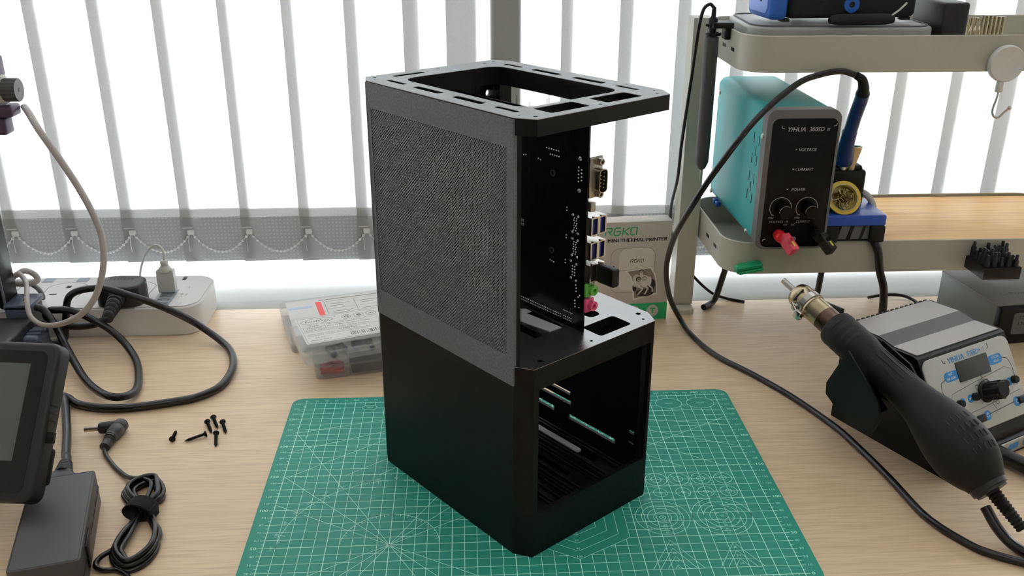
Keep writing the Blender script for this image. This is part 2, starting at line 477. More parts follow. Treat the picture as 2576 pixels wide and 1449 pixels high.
# ================================================================ VERTICAL BLIND
YBL = 652
blind = thing('vertical_blind', 'white fabric vertical blind of wide slats linked by a bead chain', 'blind', (0, YBL, 12))
xs = [-755, -678, -601, -524, -447, -370.7, -293.5, -215.7, -136.5, -58.2, 18.7, 91.2, 145, 214, 290.5, 364.5, 438.5, 511, 584.3, 657.9, 733, 807.5, 876.6, 947, 1018, 1088, 1158, 1228]
nodes = []
for i, x in enumerate(xs):
    zb = 21 - (x + 400) * 0.006
    n = 10; W_ = 92.0; zt = 1410; tilt = 1.6
    b = MB(); vs = []; fs = []
    def sec(u): return (x + u * W_, (u - 0.5) * 2 * tilt + 0.8 * math.sin(u * PI))
    zrows = (zb - 12 + 63, zt - 12)
    for zz in zrows:
        for j in range(n + 1):
            px, py = sec(j / n); vs.append((px, py, zz))
    for j in range(n): fs.append((j, j + 1, n + 2 + j, n + 1 + j))
    b.add(vs, fs); sl = b.build('slat', 'slat_fabric', blind, recalc=False)
    b = MB(); vs = []; fs = []
    for dy, z0, z1 in ((-0.6, zb - 12, zb - 12 + 63), (0.8, zb - 12, zb - 12 + 63)):
        o0 = len(vs)
        for zz in (z0, z1):
            for j in range(n + 1):
                px, py = sec(j / n); vs.append((px, py + dy, zz))
        for j in range(n): fs.append((o0 + j, o0 + j + 1, o0 + n + 2 + j, o0 + n + 1 + j))
    b.add(vs, fs); b.build('hem_pocket', 'hem_fabric', sl, recalc=False)
    b = MB(); vs = []; fs = []
    for zz in (zb - 12 + 63, zb - 12 + 75):
        for j in range(n + 1):
            px, py = sec(j / n); vs.append((px, py + 0.7, zz))
    for j in range(n): fs.append((j, j + 1, n + 2 + j, n + 1 + j))
    b.add(vs, fs); b.build('hem_seam', 'slat_fabric', sl, recalc=False)
    cx, cy = sec(0.97)
    b = MB(); b.box((cx, cy - 3, zb + 30), (9, 5, 7), 1.2); b.box((cx - 4, cy - 3, zb + 36), (14, 1.6, 1.6), 0.5)
    b.tube([(cx - 2, cy - 3, zb + 28), (cx - 5, cy - 3, zb + 18), (cx - 4.5, cy - 3, zb + 2)], 0.6, 6)
    b.build('chain_clip', 'white_plastic', sl)
    nodes.append((cx, cy - 4.5, zb + 30))
b = MB()
for i in range(len(nodes) - 1):
    p, q = nodes[i], nodes[i + 1]; path = []
    for t in range(17):
        u = t / 16; sag = -28 * 4 * u * (1 - u)
        path.append((p[0] + (q[0] - p[0]) * u, p[1] + (q[1] - p[1]) * u, p[2] + (q[2] - p[2]) * u + sag))
    b.tube(path, 0.55, 5)
    for c in path[1:-1]: b.ball(c, 1.9, 6)
b.build('bead_chain', 'white_plastic', blind)
b = MB(); b.box(((xs[0] + xs[-1] + 80) / 2, 6, 1402), (xs[-1] - xs[0] + 120, 40, 26), 3); b.build('head_rail', 'frame_white', blind)

# ================================================================ DESK
desk = thing('desk', 'long pale oak laminate desk standing in front of the window sill', 'desk', (300, 0, -740))
b = MB(); b.box((0, -60, 740 - 13), (2300, 1184, 26), 1.5); b.build('desktop', 'desk_wood', desk)
for sx in (-1, 1):
    for y in (-600, 480):
        MB().box((sx * 1080, y, 357), (50, 50, 714), 3).build('leg', 'frame_white', desk)

# ================================================================ CUTTING MAT
cm = thing('cutting_mat', 'green self-healing cutting mat with a pale printed grid lying under the black case', 'cutting mat', (0, 0, 0))
b = MB(); b.rprism(rrect(449, 302, 11, 6, 210, 141), 0, 3, 0.7)
b.build('mat_sheet', 'mat_green', cm)
g = MB(); G = T(0, 0, 3.06); LW = 0.5
hexc, ell = (250, 75, 50), ((65, 270, 7.6, 4.6), (369, 264, 13.4, 10), (401.5, 264, 14, 10.6))
def clipped(p, q):
    """pieces of the segment p-q that stay outside the hexagon and the ellipses"""
    n = max(2, int((Vector(q) - Vector(p)).length / 0.5)); cur = None
    for i in range(n + 1):
        u = i / n; x = p[0] + (q[0] - p[0]) * u; y = p[1] + (q[1] - p[1]) * u
        dx, dy = abs(x - hexc[0]), abs(y - hexc[1])
        ins = (dx < hexc[2] * 0.866 and dy < hexc[2] - dx * 0.5774) or any(((x - e[0]) / e[2]) ** 2 + ((y - e[1]) / e[3]) ** 2 < 1 for e in ell)
        if ins:
            if cur: yield cur
            cur = None
        else: cur = (cur[0] if cur else (x, y), (x, y))
    if cur: yield cur
def line(p, q, w_=LW):
    for a, c in clipped(p, q): g.ribbon([a, c], w_, G)
for i in range(43):
    x = i * 10; big = x % 50 == 0
    line((x, -3 if i in (0, 42) or big else -2), (x, 282.5), 0.75 if big or i == 42 else LW)
    if i < 42: line((x + 5, 280), (x + 5, 281.6), LW); line((x + 5, 0), (x + 5, -1.6), LW); line((x + 5, 150), (x + 5, 148.4), LW)
    g.text(str(x), 4.6 if big else 3.4, T(x, 285.6, 3.06), bold=0.03 if big else 0.0, sx=1.15)
for i in range(29):
    y = i * 10; big = y % 50 == 0
    line((-4, y), (424, y), 0.75 if big or i == 28 else LW)
    if i < 28: line((0, y + 5), (-2.2, y + 5), LW); line((420, y + 5), (422.2, y + 5), LW)
    for x, al in ((-4.8, 'RIGHT'), (425.2, 'LEFT')):
        g.text(str(y), 4.6 if big else 3.4, T(x, y, 3.06), bold=0.03 if big else 0.0, align=al, sx=1.15)
for rad, a0, st, tl in ((90, 0, 5, 4), (40, 4, 5, 3)):
    g.ribbon([(100 + rad * math.cos(R(a)), 50 + rad * math.sin(R(a))) for a in range(a0, 181 - a0, 2)], LW, G)
    for a in range(5, 180, st):
        l = tl if a % 10 == 0 else tl * 0.5
        g.ribbon([(100 + rr * math.cos(R(a)), 50 + rr * math.sin(R(a))) for rr in (rad, rad - l)], LW, G)
for a in range(0, 181, 10):
    g.text('%d°' % a, 3.3, T(100 + 93.4 * math.cos(R(a)), 50 + 93.4 * math.sin(R(a)), 3.06) @ RZ(a - 90))
for dx, dy in ((-100, 57.7), (-100, 100), (-100, 173), (57.7, 100), (100, 100), (173, 100), (-87, -50), (-50, -50), (-29, -50), (87, -50), (50, -50), (29, -50)):
    line((100, 50), (100 + dx, 50 + dy), 0.5)
for p, q in (((0, 224), (200, 276)), ((0, 191), (200, 268)), ((5, 150), (150, 255)), ((55, 150), (180, 240)), ((85, 150), (190, 228)),
             ((420, 236), (290, 161)), ((420, 220), (230, 252)), ((420, 181), (260, 245)), ((395, 150), (290, 222)), ((358, 150), (300, 190))):
    line(p, q, LW)
for i in range(5):
    for y, dI, dO, x in ((130, 10 - i - 0 if False else 9 - i, 19 - i, 330 + 20 * i), (110, 1 + i, 11 + i, 310 + 20 * i)):
        if y == 130 and i > 3: continue
        for d_ in (dI, dO): g.ribbon(circ(d_ / 2, 28, x, y), LW, G, closed=True)
        g.text(str(dI), 3, T(x + (-5 if y == 130 else 4.2), y + (4 if y == 130 else -2.6), 3.06)); g.text(str(dO), 2.8, T(x + 8.5, y - 8.3, 3.06))
for cx, ds in ((325, (5, 15, 25, 35, 45)), (375, (10, 20, 30, 40, 50))):
    for i, d_ in enumerate(ds):
        g.ribbon(circ(d_ / 2, 44, cx, 75), LW, G, closed=True)
        g.text(str(d_), 3.2, T(cx, 75 if i == 0 else 75 - d_ / 2 + 2.3, 3.06))
for cx, hs in ((325, (35, 25, 15, 5)), (375, (30, 20, 10))):
    for h_ in hs:
        g.ribbon([(cx - h_ * 0.577, 10), (cx, 10 + h_), (cx + h_ * 0.577, 10)], LW, G)
        g.text(str(h_), 3.4, T(cx, 10 + h_ - (6 if h_ > 5 else 3), 3.06))
for d_ in (20, 40, 60, 80, 100):
    g.ribbon([(250 + d_ / 2 * math.cos(R(a)), 75 + d_ / 2 * math.sin(R(a))) for a in range(30, 390, 60)], LW, G, closed=True)
    g.text(str(d_), 3.2, T(250, 75 - d_ / 2 + 3.2, 3.06))
for (cx, cy, rx, ry), s in zip(ell, ('18x9', '28x20', '37x21')):
    g.ribbon(circ(rx, 40, cx, cy, ry), 0.5, G, closed=True); g.text(s, 3.4, T(cx, cy, 3.06))
plabel(g.build('printed_grid', 'mat_print', cm, recalc=False), 'pale mint printed rulers, grid and shapes')

# ================================================================ COMPUTER CASE
case = thing('computer_case', 'tall black 3D printed computer case standing open on the green cutting mat', 'computer case', (201.6, 148.5, 3), -52)
OCT = [(-101, -65), (-87, -73), (87, -73), (101, -65), (101, 65), (87, 73), (-87, 73), (-101, 65)]
# lower box
b = MB(); holes = []
for x0, x1 in ((-80, -16), (-8, 58)):
    for y in (-34, 17, 49): holes.append(rrect(x1 - x0, 6, 2.5, 3, (x0 + x1) / 2, y))
inn = [(x * 0.985, y * 0.98) for x, y in OCT]
b.plate(inn, 14, 19, holes)
b.build('base_plate', 'case_smooth', case)
for y in (-60, -56, -52, -46, -42, -26, -22, -14, -6, -2, 2, 8, 26, 30, 36, 40, 56, 60): MB().box((0, y, 20.2), (188, 0.9, 2.6), 0.25).build('rib', 'rib_black', case)
for y0, y1 in ((47.6, 50.4),): plabel(MB().rprism(rrect(72, 6, 2.2, 3, 2, 49), 18.8, 20.4, 0.6).build('floor_gleam', 'gleam_grey', case), 'pale grey strip added in the floor slot to show its gleam')  # pale strip put in where the floor slot shows a bright sheen
b = MB(); F = axes((101, 0, 0), (0, 1, 0), (0, 0, 1), (1, 0, 0))
b.plate(quad(-65, 0, 65, 157.9), -4, 0, [rrect(122, 109, 2, 3, 1, 92.5)], F); b.build('front_frame', 'case_smooth', case)
b = MB(); F = axes((-101, 0, 0), (0, 1, 0), (0, 0, 1), (1, 0, 0))
b.plate(quad(-65, 0, 65, 157.9), 0, 4, [rrect(108, 112, 4, 3, 0, 90)], F); b.build('rear_wall', 'case_smooth', case)
b = MB(); b.box((0, -71, 74.6), (174, 4, 149.2)); b.build('side_panel', 'case_smooth', case)
b = MB(); F = axes((0, 73, 0), (1, 0, 0), (0, 0, 1), (0, -1, 0)); hs = []
for x0, x1, z0, z1 in ((-66, -18, 29, 34), (0, 60, 29, 34), (-44, 4, 44, 48), (-30, 3, 54, 57.5), (74, 82, 38, 40), (74, 82, 48, 51), (-66, -40, 64, 67)):
    hs.append(quad(x0, z0, x1, z1))
b.plate(quad(-87, 0, 87, 157.9), 0, 3, hs, F); b.build('side_panel', 'case_smooth', case)
for (a, c, d, e) in (((87, -73), (101, -65), (97, -62), (86, -69)), ((101, 65), (87, 73), (86, 69), (97, 62)), ((-87, 73), (-101, 65), (-97, 62), (-86, 69)), ((-101, -65), (-87, -73), (-86, -69), (-97, -62))):
    b = MB(); b.plate([a, c, d, e], 0, 157.9); b.build('corner_post', 'case_smooth', case)
hs = [rrect(21, 35, 3, 4, 82.5, 29), rrect(36, 10, 3, 4, 40, 17), rrect(26, 13, 5, 4, 51, 36), rrect(58, 9, 2, 3, 34, -25), rrect(40, 9, 2, 3, 40, -1) , rrect(48, 12, 2, 3, -40, -25), rrect(40, 12, 2, 3, -44, 20), rrect(60, 14, 2, 3, -30, 52), rrect(22, 8, 2, 3, 24, 52), circ(2.2, 14, 83, 65), circ(1.3, 12, 93, 60), circ(1.3, 12, 94, 0), circ(2.2, 14, 93, -52)]
b = MB(); b.plate(OCT, 158, 164.6, hs); b.plate(OCT, 164.6, 165, hs, I4, 1); b.build('middle_plate', ['case_smooth', 'case_top'], case)
b = MB(); b.plate([(2, -21), (2, -4), (13, -3), (17, 1.5), (24, 1.5), (24, -4), (62, -1), (61.5, -13), (38, -17)], 165.05, 165.6); plabel(b.build('plate_reflection', 'gleam_grey', case), 'pale grey sheet standing in for a bright reflection on the middle plate')  # pale sheet in place of the bright reflection beside the board
# upper shell: grille panel made of real perforations, frame round it
GX0, GX1, GZ0, GZ1 = -82, 81, 172, 325
b = MB(); P0 = axes((0, -74, 0), (1, 0, 0), (0, 0, 1), (0, 1, 0))
b.plate(quad(-88, 149.4, 88, 344.6), 0, 3, [quad(GX0, GZ0, GX1, GZ1)], P0)
b.box((-86.5, -66, 249), (3, 16, 170)); b.build('side_panel', 'case_fuzzy', case)
nx, nz = 116, 114; cw, ch = (GX1 - GX0) / nx, (GZ1 - GZ0) / nz
vs = []; fs = []
for j in range(nz):
    for i in range(nx):
        x0 = GX0 + i * cw; x1 = x0 + cw; z0 = GZ0 + j * ch; z1 = z0 + ch; k = len(vs)
        vs += [(x0, -73.6, z0), (x1, -73.6, z0), (x1, -73.6, z1), (x0, -73.6, z1)]
        if (i + j) % 2: fs.append((k, k + 1, k + 2, k + 3)); continue
        cx, cz = (x0 + x1) / 2, (z0 + z1) / 2
        h4 = [(cx - cw * .46, cz - ch * .38), (cx + cw * .36, cz - ch * .47), (cx + cw * .46, cz + ch * .38), (cx - cw * .36, cz + ch * .47)]
        vs += [(p[0], -73.6, p[1]) for p in h4] + [(p[0], -71.2, p[1]) for p in h4]
        for a in range(4):
            c = (a + 1) % 4; fs += [(k + a, k + c, k + 4 + c, k + 4 + a), (k + 4 + a, k + 4 + c, k + 8 + c, k + 8 + a)]
b = MB(); b.add(vs, fs); o = b.build('mesh_grille', 'case_fuzzy', case, smooth=20, recalc=False); plabel(o, 'finely perforated charcoal ventilation grille')
b = MB(); b.plate(quad(-65, 165, 64, 334), 0, 3.5, [circ(3, 14, 58, 318), rrect(100, 128, 4, 4, -6, 240)], axes((-101, 0, 0), (0, 1, 0), (0, 0, 1), (1, 0, 0))); b.build('rear_wall', 'case_smooth', case)
b = MB(); b.plate([(-101, 65), (-87, 73), (-84, 73), (-84, 60), (-97.5, 60)], 165, 334); b.build('corner_post', 'case_smooth', case)
b = MB(); b.plate([(-101, -65), (-87, -73), (-84, -71), (-84, -60), (-97.5, -60)], 165, 334); b.build('corner_post', 'case_smooth', case)
b = MB(); b.box((86.4, -70, 249), (3, 6, 170)); b.build('panel_rib', 'case_smooth', case)
# lid
hs = [rrect(144, 98, 13, 5, -3, 0)]
for sy in (-1, 1):
    for x0, x1, hh in ((-77, -54, 4.5), (-41, -9, 6.5), (7, 40, 6.5), (53, 75.5, 4.5)):
        hs.append(rrect(x1 - x0, hh, 1.6, 3, (x0 + x1) / 2, 59.5 * sy))
hs += [rrect(19, 37, 2, 3, 83.5, -26.5), rrect(19, 37, 2, 3, 83.5, 26.5), rrect(6, 30, 1.5, 3, -88.5, -32)]
hs += [circ(1.7, 12, x, y) for x, y in ((-94, -61), (-94, 1), (-89, 47), (-94, 61), (93.5, -60), (93.5, 0.5), (93, 60))] + [circ(0.9, 8, x, y) for x, y in ((-86, -66), (-84, 66), (84, -66), (85, 66))]
LID = [(-101, -65), (-87, -73.4), (87, -73.4), (101, -65), (101, 65), (87, 73.4), (-87, 73.4), (-101, 65)]
b = MB(); b.plate(LID, 334, 345.2, hs); b.plate(LID, 345.2, 345.6, hs, I4, 1)  # black sides, paler top skin: shade and daylight put into the colours
lid = b.build('lid', ['case_smooth', 'lid_lit_fuzzy'], case)
b = MB(); b.plate(rrect(150, 104, 14, 5, -3, 0), 330.5, 334.2, [rrect(144, 98, 12, 5, -3, 0)]); b.build('lid_collar', 'case_smooth', case)

# ---------------------------------------------------------------- motherboard (stands inside the case)
mb = thing('motherboard', 'black circuit board standing upright inside the open case, solder side showing', 'circuit board', (201.6, 148.5, 3), -52)
b = MB(); b.box((-6, 6.2, 247.6), (170, 1.6, 165), 0); b.build('circuit_board', 'pcb', mb)
b = MB()                                                     # copper traces, tinted to stand for the board's faint bluish reflections
for _ in range(150):
    x = random.uniform(-60, 72); z = random.uniform(225, 325); l = random.uniform(6, 26); wv = random.uniform(0.3, 0.9)
    if random.random() < 0.6: b.add([(x, 5.36, z), (x + wv, 5.36, z), (x + wv, 5.36, z + l), (x, 5.36, z + l)], [(0, 1, 2, 3)])
    else:
        d_ = l * 0.6 * random.choice((-1, 1)); b.add([(x, 5.36, z), (x + wv, 5.36, z), (x + wv + d_, 5.36, z + l * .6), (x + d_, 5.36, z + l * .6)], [(0, 1, 2, 3)])
b.build('traces', 'trace', mb, recalc=False)
b = MB()
def dot(x, z, r_=0.75): b.lathe([(r_, 0), (r_ * 0.8, 0.5), (0.001, 0.9)], 7, axes((x, 5.4, z), (1, 0, 0), (0, 0, 1), (0, -1, 0)))
for zr in (170.2, 172.4):
    for x0, x1 in ((2, 16), (19, 43.5), (46, 55), (58, 66)):
        x = x0
        while x <= x1: dot(x, zr, 0.6); x += 2.0
for z0 in (244, 225.2):
    for k in range(6):
        for dx in (66.2, 68.6): dot(dx + (k % 2) * 0.6, z0 + 1.8 + k * 1.9, 0.7)
    for x, z in ((65, 13.4), (70.5, 13.2), (64.8, 0), (70.4, -.2)): dot(x, z0 + z, 1.2)
for k in range(4):
    for dx in (66, 68.4): dot(dx, 209.5 + k * 2.4, 0.75)
for x, z in ((64, 220.3), (70, 219), (64.6, 206.6), (70, 205.5)): dot(x, z, 1.2)
for z in (202, 199.6, 197, 189, 186.5, 184): dot(69.5 + (z * 7 % 3) * 0.5, z, 0.8)
for z in (194.8, 193, 184.6): dot(73 + (z % 1) * 2, z, 0.7)
for k in range(5): dot(69.6, 284.2 + k * 2.7, 0.8)
for k in range(4): dot(72.7, 285.6 + k * 2.7, 0.8)
for z in (277.4, 301.5): dot(70.6, z, 1.7)
for k in range(6): dot(35 + k * 2.6, 302.9, 0.75)
for k in range(5): dot(39 + k * 2.4, 298.8, 0.75)
for x, z in ((9, 292.5), (11.4, 293), (26, 292.8), (28.4, 292.4), (58.3, 261.6), (58.3, 259.4), (58.4, 239.8), (58.4, 237.6), (41, 214.6), (43, 214.2), (45, 213.8), (58, 219.5), (58, 217)): dot(x, z, 0.7)
for k in range(4):
    for dz in (0, 3.4): b.box((1.4 + k * 2.6, 5.1, 235.6 + dz), (1.5, 0.8, 2.6), 0.3)
for k in range(7): dot(57.5 + k * 1.6, 177.2, 0.45)
b.build('solder_joints', 'solder', mb)
b = MB()
for x, z in ((42.1, 284.9), (42.3, 222.9)): MB().lathe([(1.6, 0), (2.7, 0), (2.7, 0.35), (1.6, 0.35), (1.6, 0)], 18, axes((x, 5.4, z), (1, 0, 0), (0, 0, 1), (0, -1, 0))).build('mounting_ring', 'solder', mb)
# components on the far side
b = MB(); b.box((-20, 20, 268), (62, 26, 62), 1)
for k in range(9): b.box((-46 + k * 6.5, 36, 258), (1.6, 8, 42))
b.build('heatsink', 'alu', mb)
b = MB()
for z in (192, 204): b.box((-12, 10, z - 18), (120, 7, 5), 0.6)
b.build('memory_slot', 'dark_plastic', mb)
# ports along the front edge
XE = 79
b = MB(); b.box((XE + 0.5, 13, 288.5), (1.6, 13, 30.8), 0.6)
b.plate(rrect(8.4, 17.6, 3, 4), 0, 7, [rrect(7.2, 16.4, 2.6, 4)], axes((XE + 1.3, 13.5, 287), (0, 1, 0), (0, 0, 1), (1, 0, 0)))
for z in (276.3, 300.6):
    b.lathe([(2.7, 0), (2.7, 5.2), (1.5, 5.2), (1.5, 3)], 6, axes((XE + 1.3, 13.5, z), (0, 1, 0), (0, 0, 1), (1, 0, 0)))
b.box((XE - 7, 12.5, 288.5), (14, 11, 18), 0.6)
o = b.build('serial_port', 'nickel', mb)
b = MB(); b.box((XE + 2.4, 13.5, 287), (2.0, 7, 16), 0.6); b.build('port_face', 'dark_plastic', o)
b = MB()
for k in range(5): b.tube([(XE + 3, 15.2, 281.5 + k * 2.75), (XE + 7, 15.2, 281.5 + k * 2.75)], 0.5, 6)
for k in range(4): b.tube([(XE + 3, 12, 282.8 + k * 2.75), (XE + 7, 12, 282.8 + k * 2.75)], 0.5, 6)
b.build('pin', 'nickel', o)
MB().box((XE - 2, 9.6, 266.5), (10, 5, 7.6), 0.8).build('display_port', 'nickel', mb)
def usb_stack(z, blue):
    b = MB(); b.plate(quad(-8, -7, 8, 7), -14, 3.6, [rrect(5.2, 12.2, 0.4, 2, -4, 0), rrect(5.2, 12.2, 0.4, 2, 4, 0)], axes((XE + 0.4, 15, z), (0, 1, 0), (0, 0, 1), (1, 0, 0)))
    for y in (-4, 4):
        for zz in (-7.3, 7.3): b.box((XE + 3, 15 + y, z + zz), (2.5, 3, 0.9), 0.2)
    o = b.build('usb_port', 'steel', mb)
    b = MB()
    for y in (11, 19): b.box((XE - 6, y, z), (13, 5, 12), 0.1); b.box((XE + 1.2, y - 1.2, z), (4.4, 1.8, 10.5), 0.2)
    b.build('port_insert', 'blue_port' if blue else 'dark_plastic', o)
usb_stack(251.5, True); usb_stack(232, True); usb_stack(213.8, False)
for z, m_ in ((200, 'jack_green'), (187.3, 'jack_pink')):
    b = MB(); b.box((XE - 4.5, 10.5, z), (13, 9, 11), 0.8)
    b.lathe([(3.9, 0), (3.9, 3.6), (1.9, 3.8), (1.8, 1)], 16, axes((XE + 2, 11.5, z), (0, 1, 0), (0, 0, 1), (1, 0, 0)))
    b.build('audio_jack', m_, mb)
# usb dongle in the lowest pair
dg_ = thing('usb_dongle', 'short black dongle plugged into the lowest pair of USB ports', 'usb dongle', (201.6, 148.5, 3), -52)
b = MB(); b.rprism(rrect(7.4, 14.6, 2, 3), 0, 16, 1.2, axes((XE + 4.2, 19, 212.6), (0, 1, 0), (0, 0, 1), (1, 0, 0))); b.build('dongle_body', 'black_plastic', dg_)
b = MB(); b.box((XE + 2.5, 19, 212.6), (4, 4.4, 11), 0.2); b.build('usb_shell', 'steel', dg_)

# ================================================================ ORGANISER BOXES behind the case
def organiser(name, label, loc, rz, L, D, H, lidh):
    t = thing(name, label, 'organizer box', loc, rz)
    o_ = rrect(L, D, 6, 4, L / 2, D / 2); i_ = rrect(L - 2.4, D - 2.4, 5, 4, L / 2, D / 2)
    b = MB(); b.plate(o_, 1.2, H - lidh, [i_]); b.plate(i_, 0, 1.2); b.plate(rrect(L + 1.6, D + 1.6, 6.5, 4, L / 2, D / 2), H - lidh - 1.4, H - lidh, [i_]); b.build('base_tray', 'clear_plastic', t)
    b = MB(); b.rprism(rrect(L + 1.6, D + 1.6, 6.5, 4, L / 2, D / 2), H - lidh + 0.2, H, 1.4); b.build('lid', 'clear_plastic', t)
    return t
A = organiser('organizer_box', 'flat clear organizer box with a red striped label lying nearest the window sill', (-34, 401, 0), 16.5, 190, 112, 18.5, 8)
b = MB(); b.plate(quad(6, 6, 184, 106), 18.55, 18.75); b.build('label_sheet', 'card_white', A)
b = MB(); G2 = T(0, 0, 18.8)
b.add([(41, 26, 0), (48, 26, 0), (48, 96, 0), (41, 96, 0)], [(0, 1, 2, 3)], G2, 0)
b.ribbon([(46, 100), (180, 100)], 1.6, G2, 1)
for x in (52, 88, 124, 160): b.ribbon([(x, 24), (x, 94)], 0.5, G2, 1)
for y in (24, 47.5, 71, 94): b.ribbon([(52, y), (180, y)], 0.4, G2, 1)
for r_ in range(3):
    for c_ in range(3):
        for k in range(2): b.ribbon([(58 + c_ * 36, 38 + r_ * 23.5 - k * 6), (82 + c_ * 36 - k * 8, 38 + r_ * 23.5 - k * 6)], 1.1, G2, 1)
b.ribbon([(8, 84), (36, 84)], 6, G2, 2)
b.build('label_print', ['ribbon_red', 'ink_grey', 'pale_blue'], A, recalc=False)
b = MB()
for x in (48, 95, 142): b.box((x, 56, 6), (1, 108, 9))
b.build('divider', 'clear_plastic', A)
Bx = organiser('organizer_box', 'clear organizer box with a black and white printed label stacked on top of another', (-5, 319, 25.3), 20, 128, 78, 21.5, 9)
b = MB(); b.plate(quad(5, 7, 126, 74), 21.55, 21.75); b.build('label_sheet', 'card_white', Bx)
b = MB(); G2 = T(0, 0, 21.8)
def rectline(x0, y0, x1, y1, w_=0.4): b.ribbon(quad(x0, y0, x1, y1), w_, G2, 0, closed=True)
rectline(7, 9, 124, 72, 0.6)
b.ribbon(circ(17.5, 36, 27, 62.5, 6.2), 0.6, G2, closed=True); b.text('FendWay', 7.2, T(27, 62.5, 21.8), shear=0.2)
b.text('®', 4, T(48, 68, 21.8))
b.ribbon(circ(5, 24, 60, 62, 5), 0.5, G2, closed=True); b.ribbon(circ(2.2, 16, 60, 62, 1.4), 1.6, G2, closed=True)
rectline(69, 57, 79, 67, 0.6); b.ribbon(circ(1.6, 14, 74, 62, 1.6), 2.4, G2, closed=True)
b.ribbon(circ(5.4, 24, 88, 62), 0.7, G2, closed=True); b.text('o/o', 5, T(88, 62, 21.8), bold=0.03)
b.ribbon(circ(5.6, 24, 104, 62), 0.35, G2, closed=True)
for a in (0, 90, 180, 270): b.ribbon([(104, 62), (104 + 3.4 * math.cos(R(a)), 62 + 3.4 * math.sin(R(a)))], 0.8, G2)
rectline(9, 36, 33, 54); rectline(33, 36, 92, 54)
for s, y in (('Type', 51), ('Material', 45.5), ('Size & Qty', 39.5)): b.text(s, 5, T(21, y, 21.8))
for y in (42, 48): b.ribbon([(9, y), (33, y)], 0.3, G2)
for s, y in (('Flat Head Self Tapping Screws', 51), ('M3 x 12 Black Phosphate Coating', 45.5), ('Carbon Steel, 120 Pcs Assorted', 39.5)): b.text(s, 3.5, T(35, y, 21.8), align='LEFT', sx=1.0)
b.text('WARNING', 4.2, T(55, 33, 21.8), bold=0.02)
for y in (29.5, 26): b.text('Choking hazard: small parts. Not for children under three years', 2.7, T(10, y, 21.8), align='LEFT')
x = 55.0
while x < 92:
    wv = random.choice((0.5, 0.9, 1.5)); b.ribbon([(x, 13), (x, 22)], wv, G2); x += wv + random.choice((0.6, 1.0, 1.4))
b.text('Made in China', 3.8, T(22, 14, 21.8)); b.text('3-6 mm', 3.4, T(22, 20, 21.8))
b.ribbon(circ(4.2, 20, 101, 18), 0.5, G2, closed=True); b.ribbon([(98, 21), (104, 15)], 0.5, G2)
b.ribbon([(107, 14), (112, 22), (117, 14)], 0.6, G2, closed=True); b.ribbon(circ(3.6, 20, 121, 18), 0.6, G2, closed=True)
b.build('label_print', 'ink_grey', Bx, recalc=False)
b = MB()
for x in (36, 66, 96): b.box((x, 39, 7), (1, 75, 10))
b.build('divider', 'clear_plastic', Bx)
b = MB(); b.tube(smoothp([(44, -1, 13.5), (45, -3, 10.5), (48, -3.4, 9.5), (66, -3.4, 9.5), (69, -3, 10.5), (70, -1, 13.5)], 3), 0.8, 6); b.box((57, -1.6, 12), (22, 2, 5), 0.6); b.build('latch', 'clear_plastic', Bx)
Cx = organiser('organizer_box', 'clear organizer box with red and black contents under the printed label box', (2, 336, 0), 13, 128, 62, 25, 9)
b = MB()
for x in (37, 80): b.box((x, 31, 8), (1, 58, 13))
b.build('divider', 'clear_plastic', Cx)
t = thing('tubing_bundle', 'loose bundle of red tubing inside the lowest organizer box', 'tubing', (2, 336, 0), 13)
for k in range(10):
    b = MB(); pts = [(6 + random.uniform(0, 4), random.uniform(5, 14), 3 + random.uniform(0, 9)), (18, random.uniform(4, 9), 3 + random.uniform(0, 9)), (30, random.uniform(6, 18), 3 + random.uniform(0, 8)), (20, random.uniform(20, 28), 3 + random.uniform(0, 8))]
    b.tube(smoothp(pts, 4, True), 1.7, 6, closed=True); b.build('tube', 'red_mass', t)
t = thing('foam_pad', 'black foam pad in the middle bay of the lowest organizer box', 'foam pad', (2, 336, 0), 13)
b = MB(); b.box((57, 18, 7.4), (36, 30, 12), 2); b.build('pad', 'dark_mass', t)
t = thing('connector_strip', 'white screw connector strip in the right bay of the lowest organizer box', 'connector', (2, 336, 0), 13)
b = MB()
for k in range(4): b.box((88 + k * 9, 14, 7), (8, 16, 11), 1.5); b.lathe([(1.5, 0), (1.5, 1)], 8, front(88 + k * 9, 6, 8), 1)
b.build('terminal', ['white_plastic', 'dark_mass'], t)
for k, (x, l, a, lab) in enumerate(((38, 26, 10, 'slate blue driver with a round knob lying left in the labelled organizer box'), (66, 30, -4, 'slate blue plastic clip behind the latch of the labelled organizer box'), (98, 26, 5, 'slate blue plastic clip in the right bay of the labelled organizer box'))):
    t = thing('plastic_clip', lab, 'clip', (-5, 319, 25.3), 20)
    M = T(x, 16, 5) @ RZ(a); b = MB(); b.box((0, 6, 1), (l * 0.8, 6, 5), 1, M); b.box((-l * 0.3, -1, 1), (5, 14, 5), 1, M); b.box((l * 0.3, 0, 1), (5, 12, 5), 1, M)
    if k == 0: b.ball((-l * 0.3, -9, 1), 4, 8, M)
    b.build('clip_body', 'slate_mass', t)

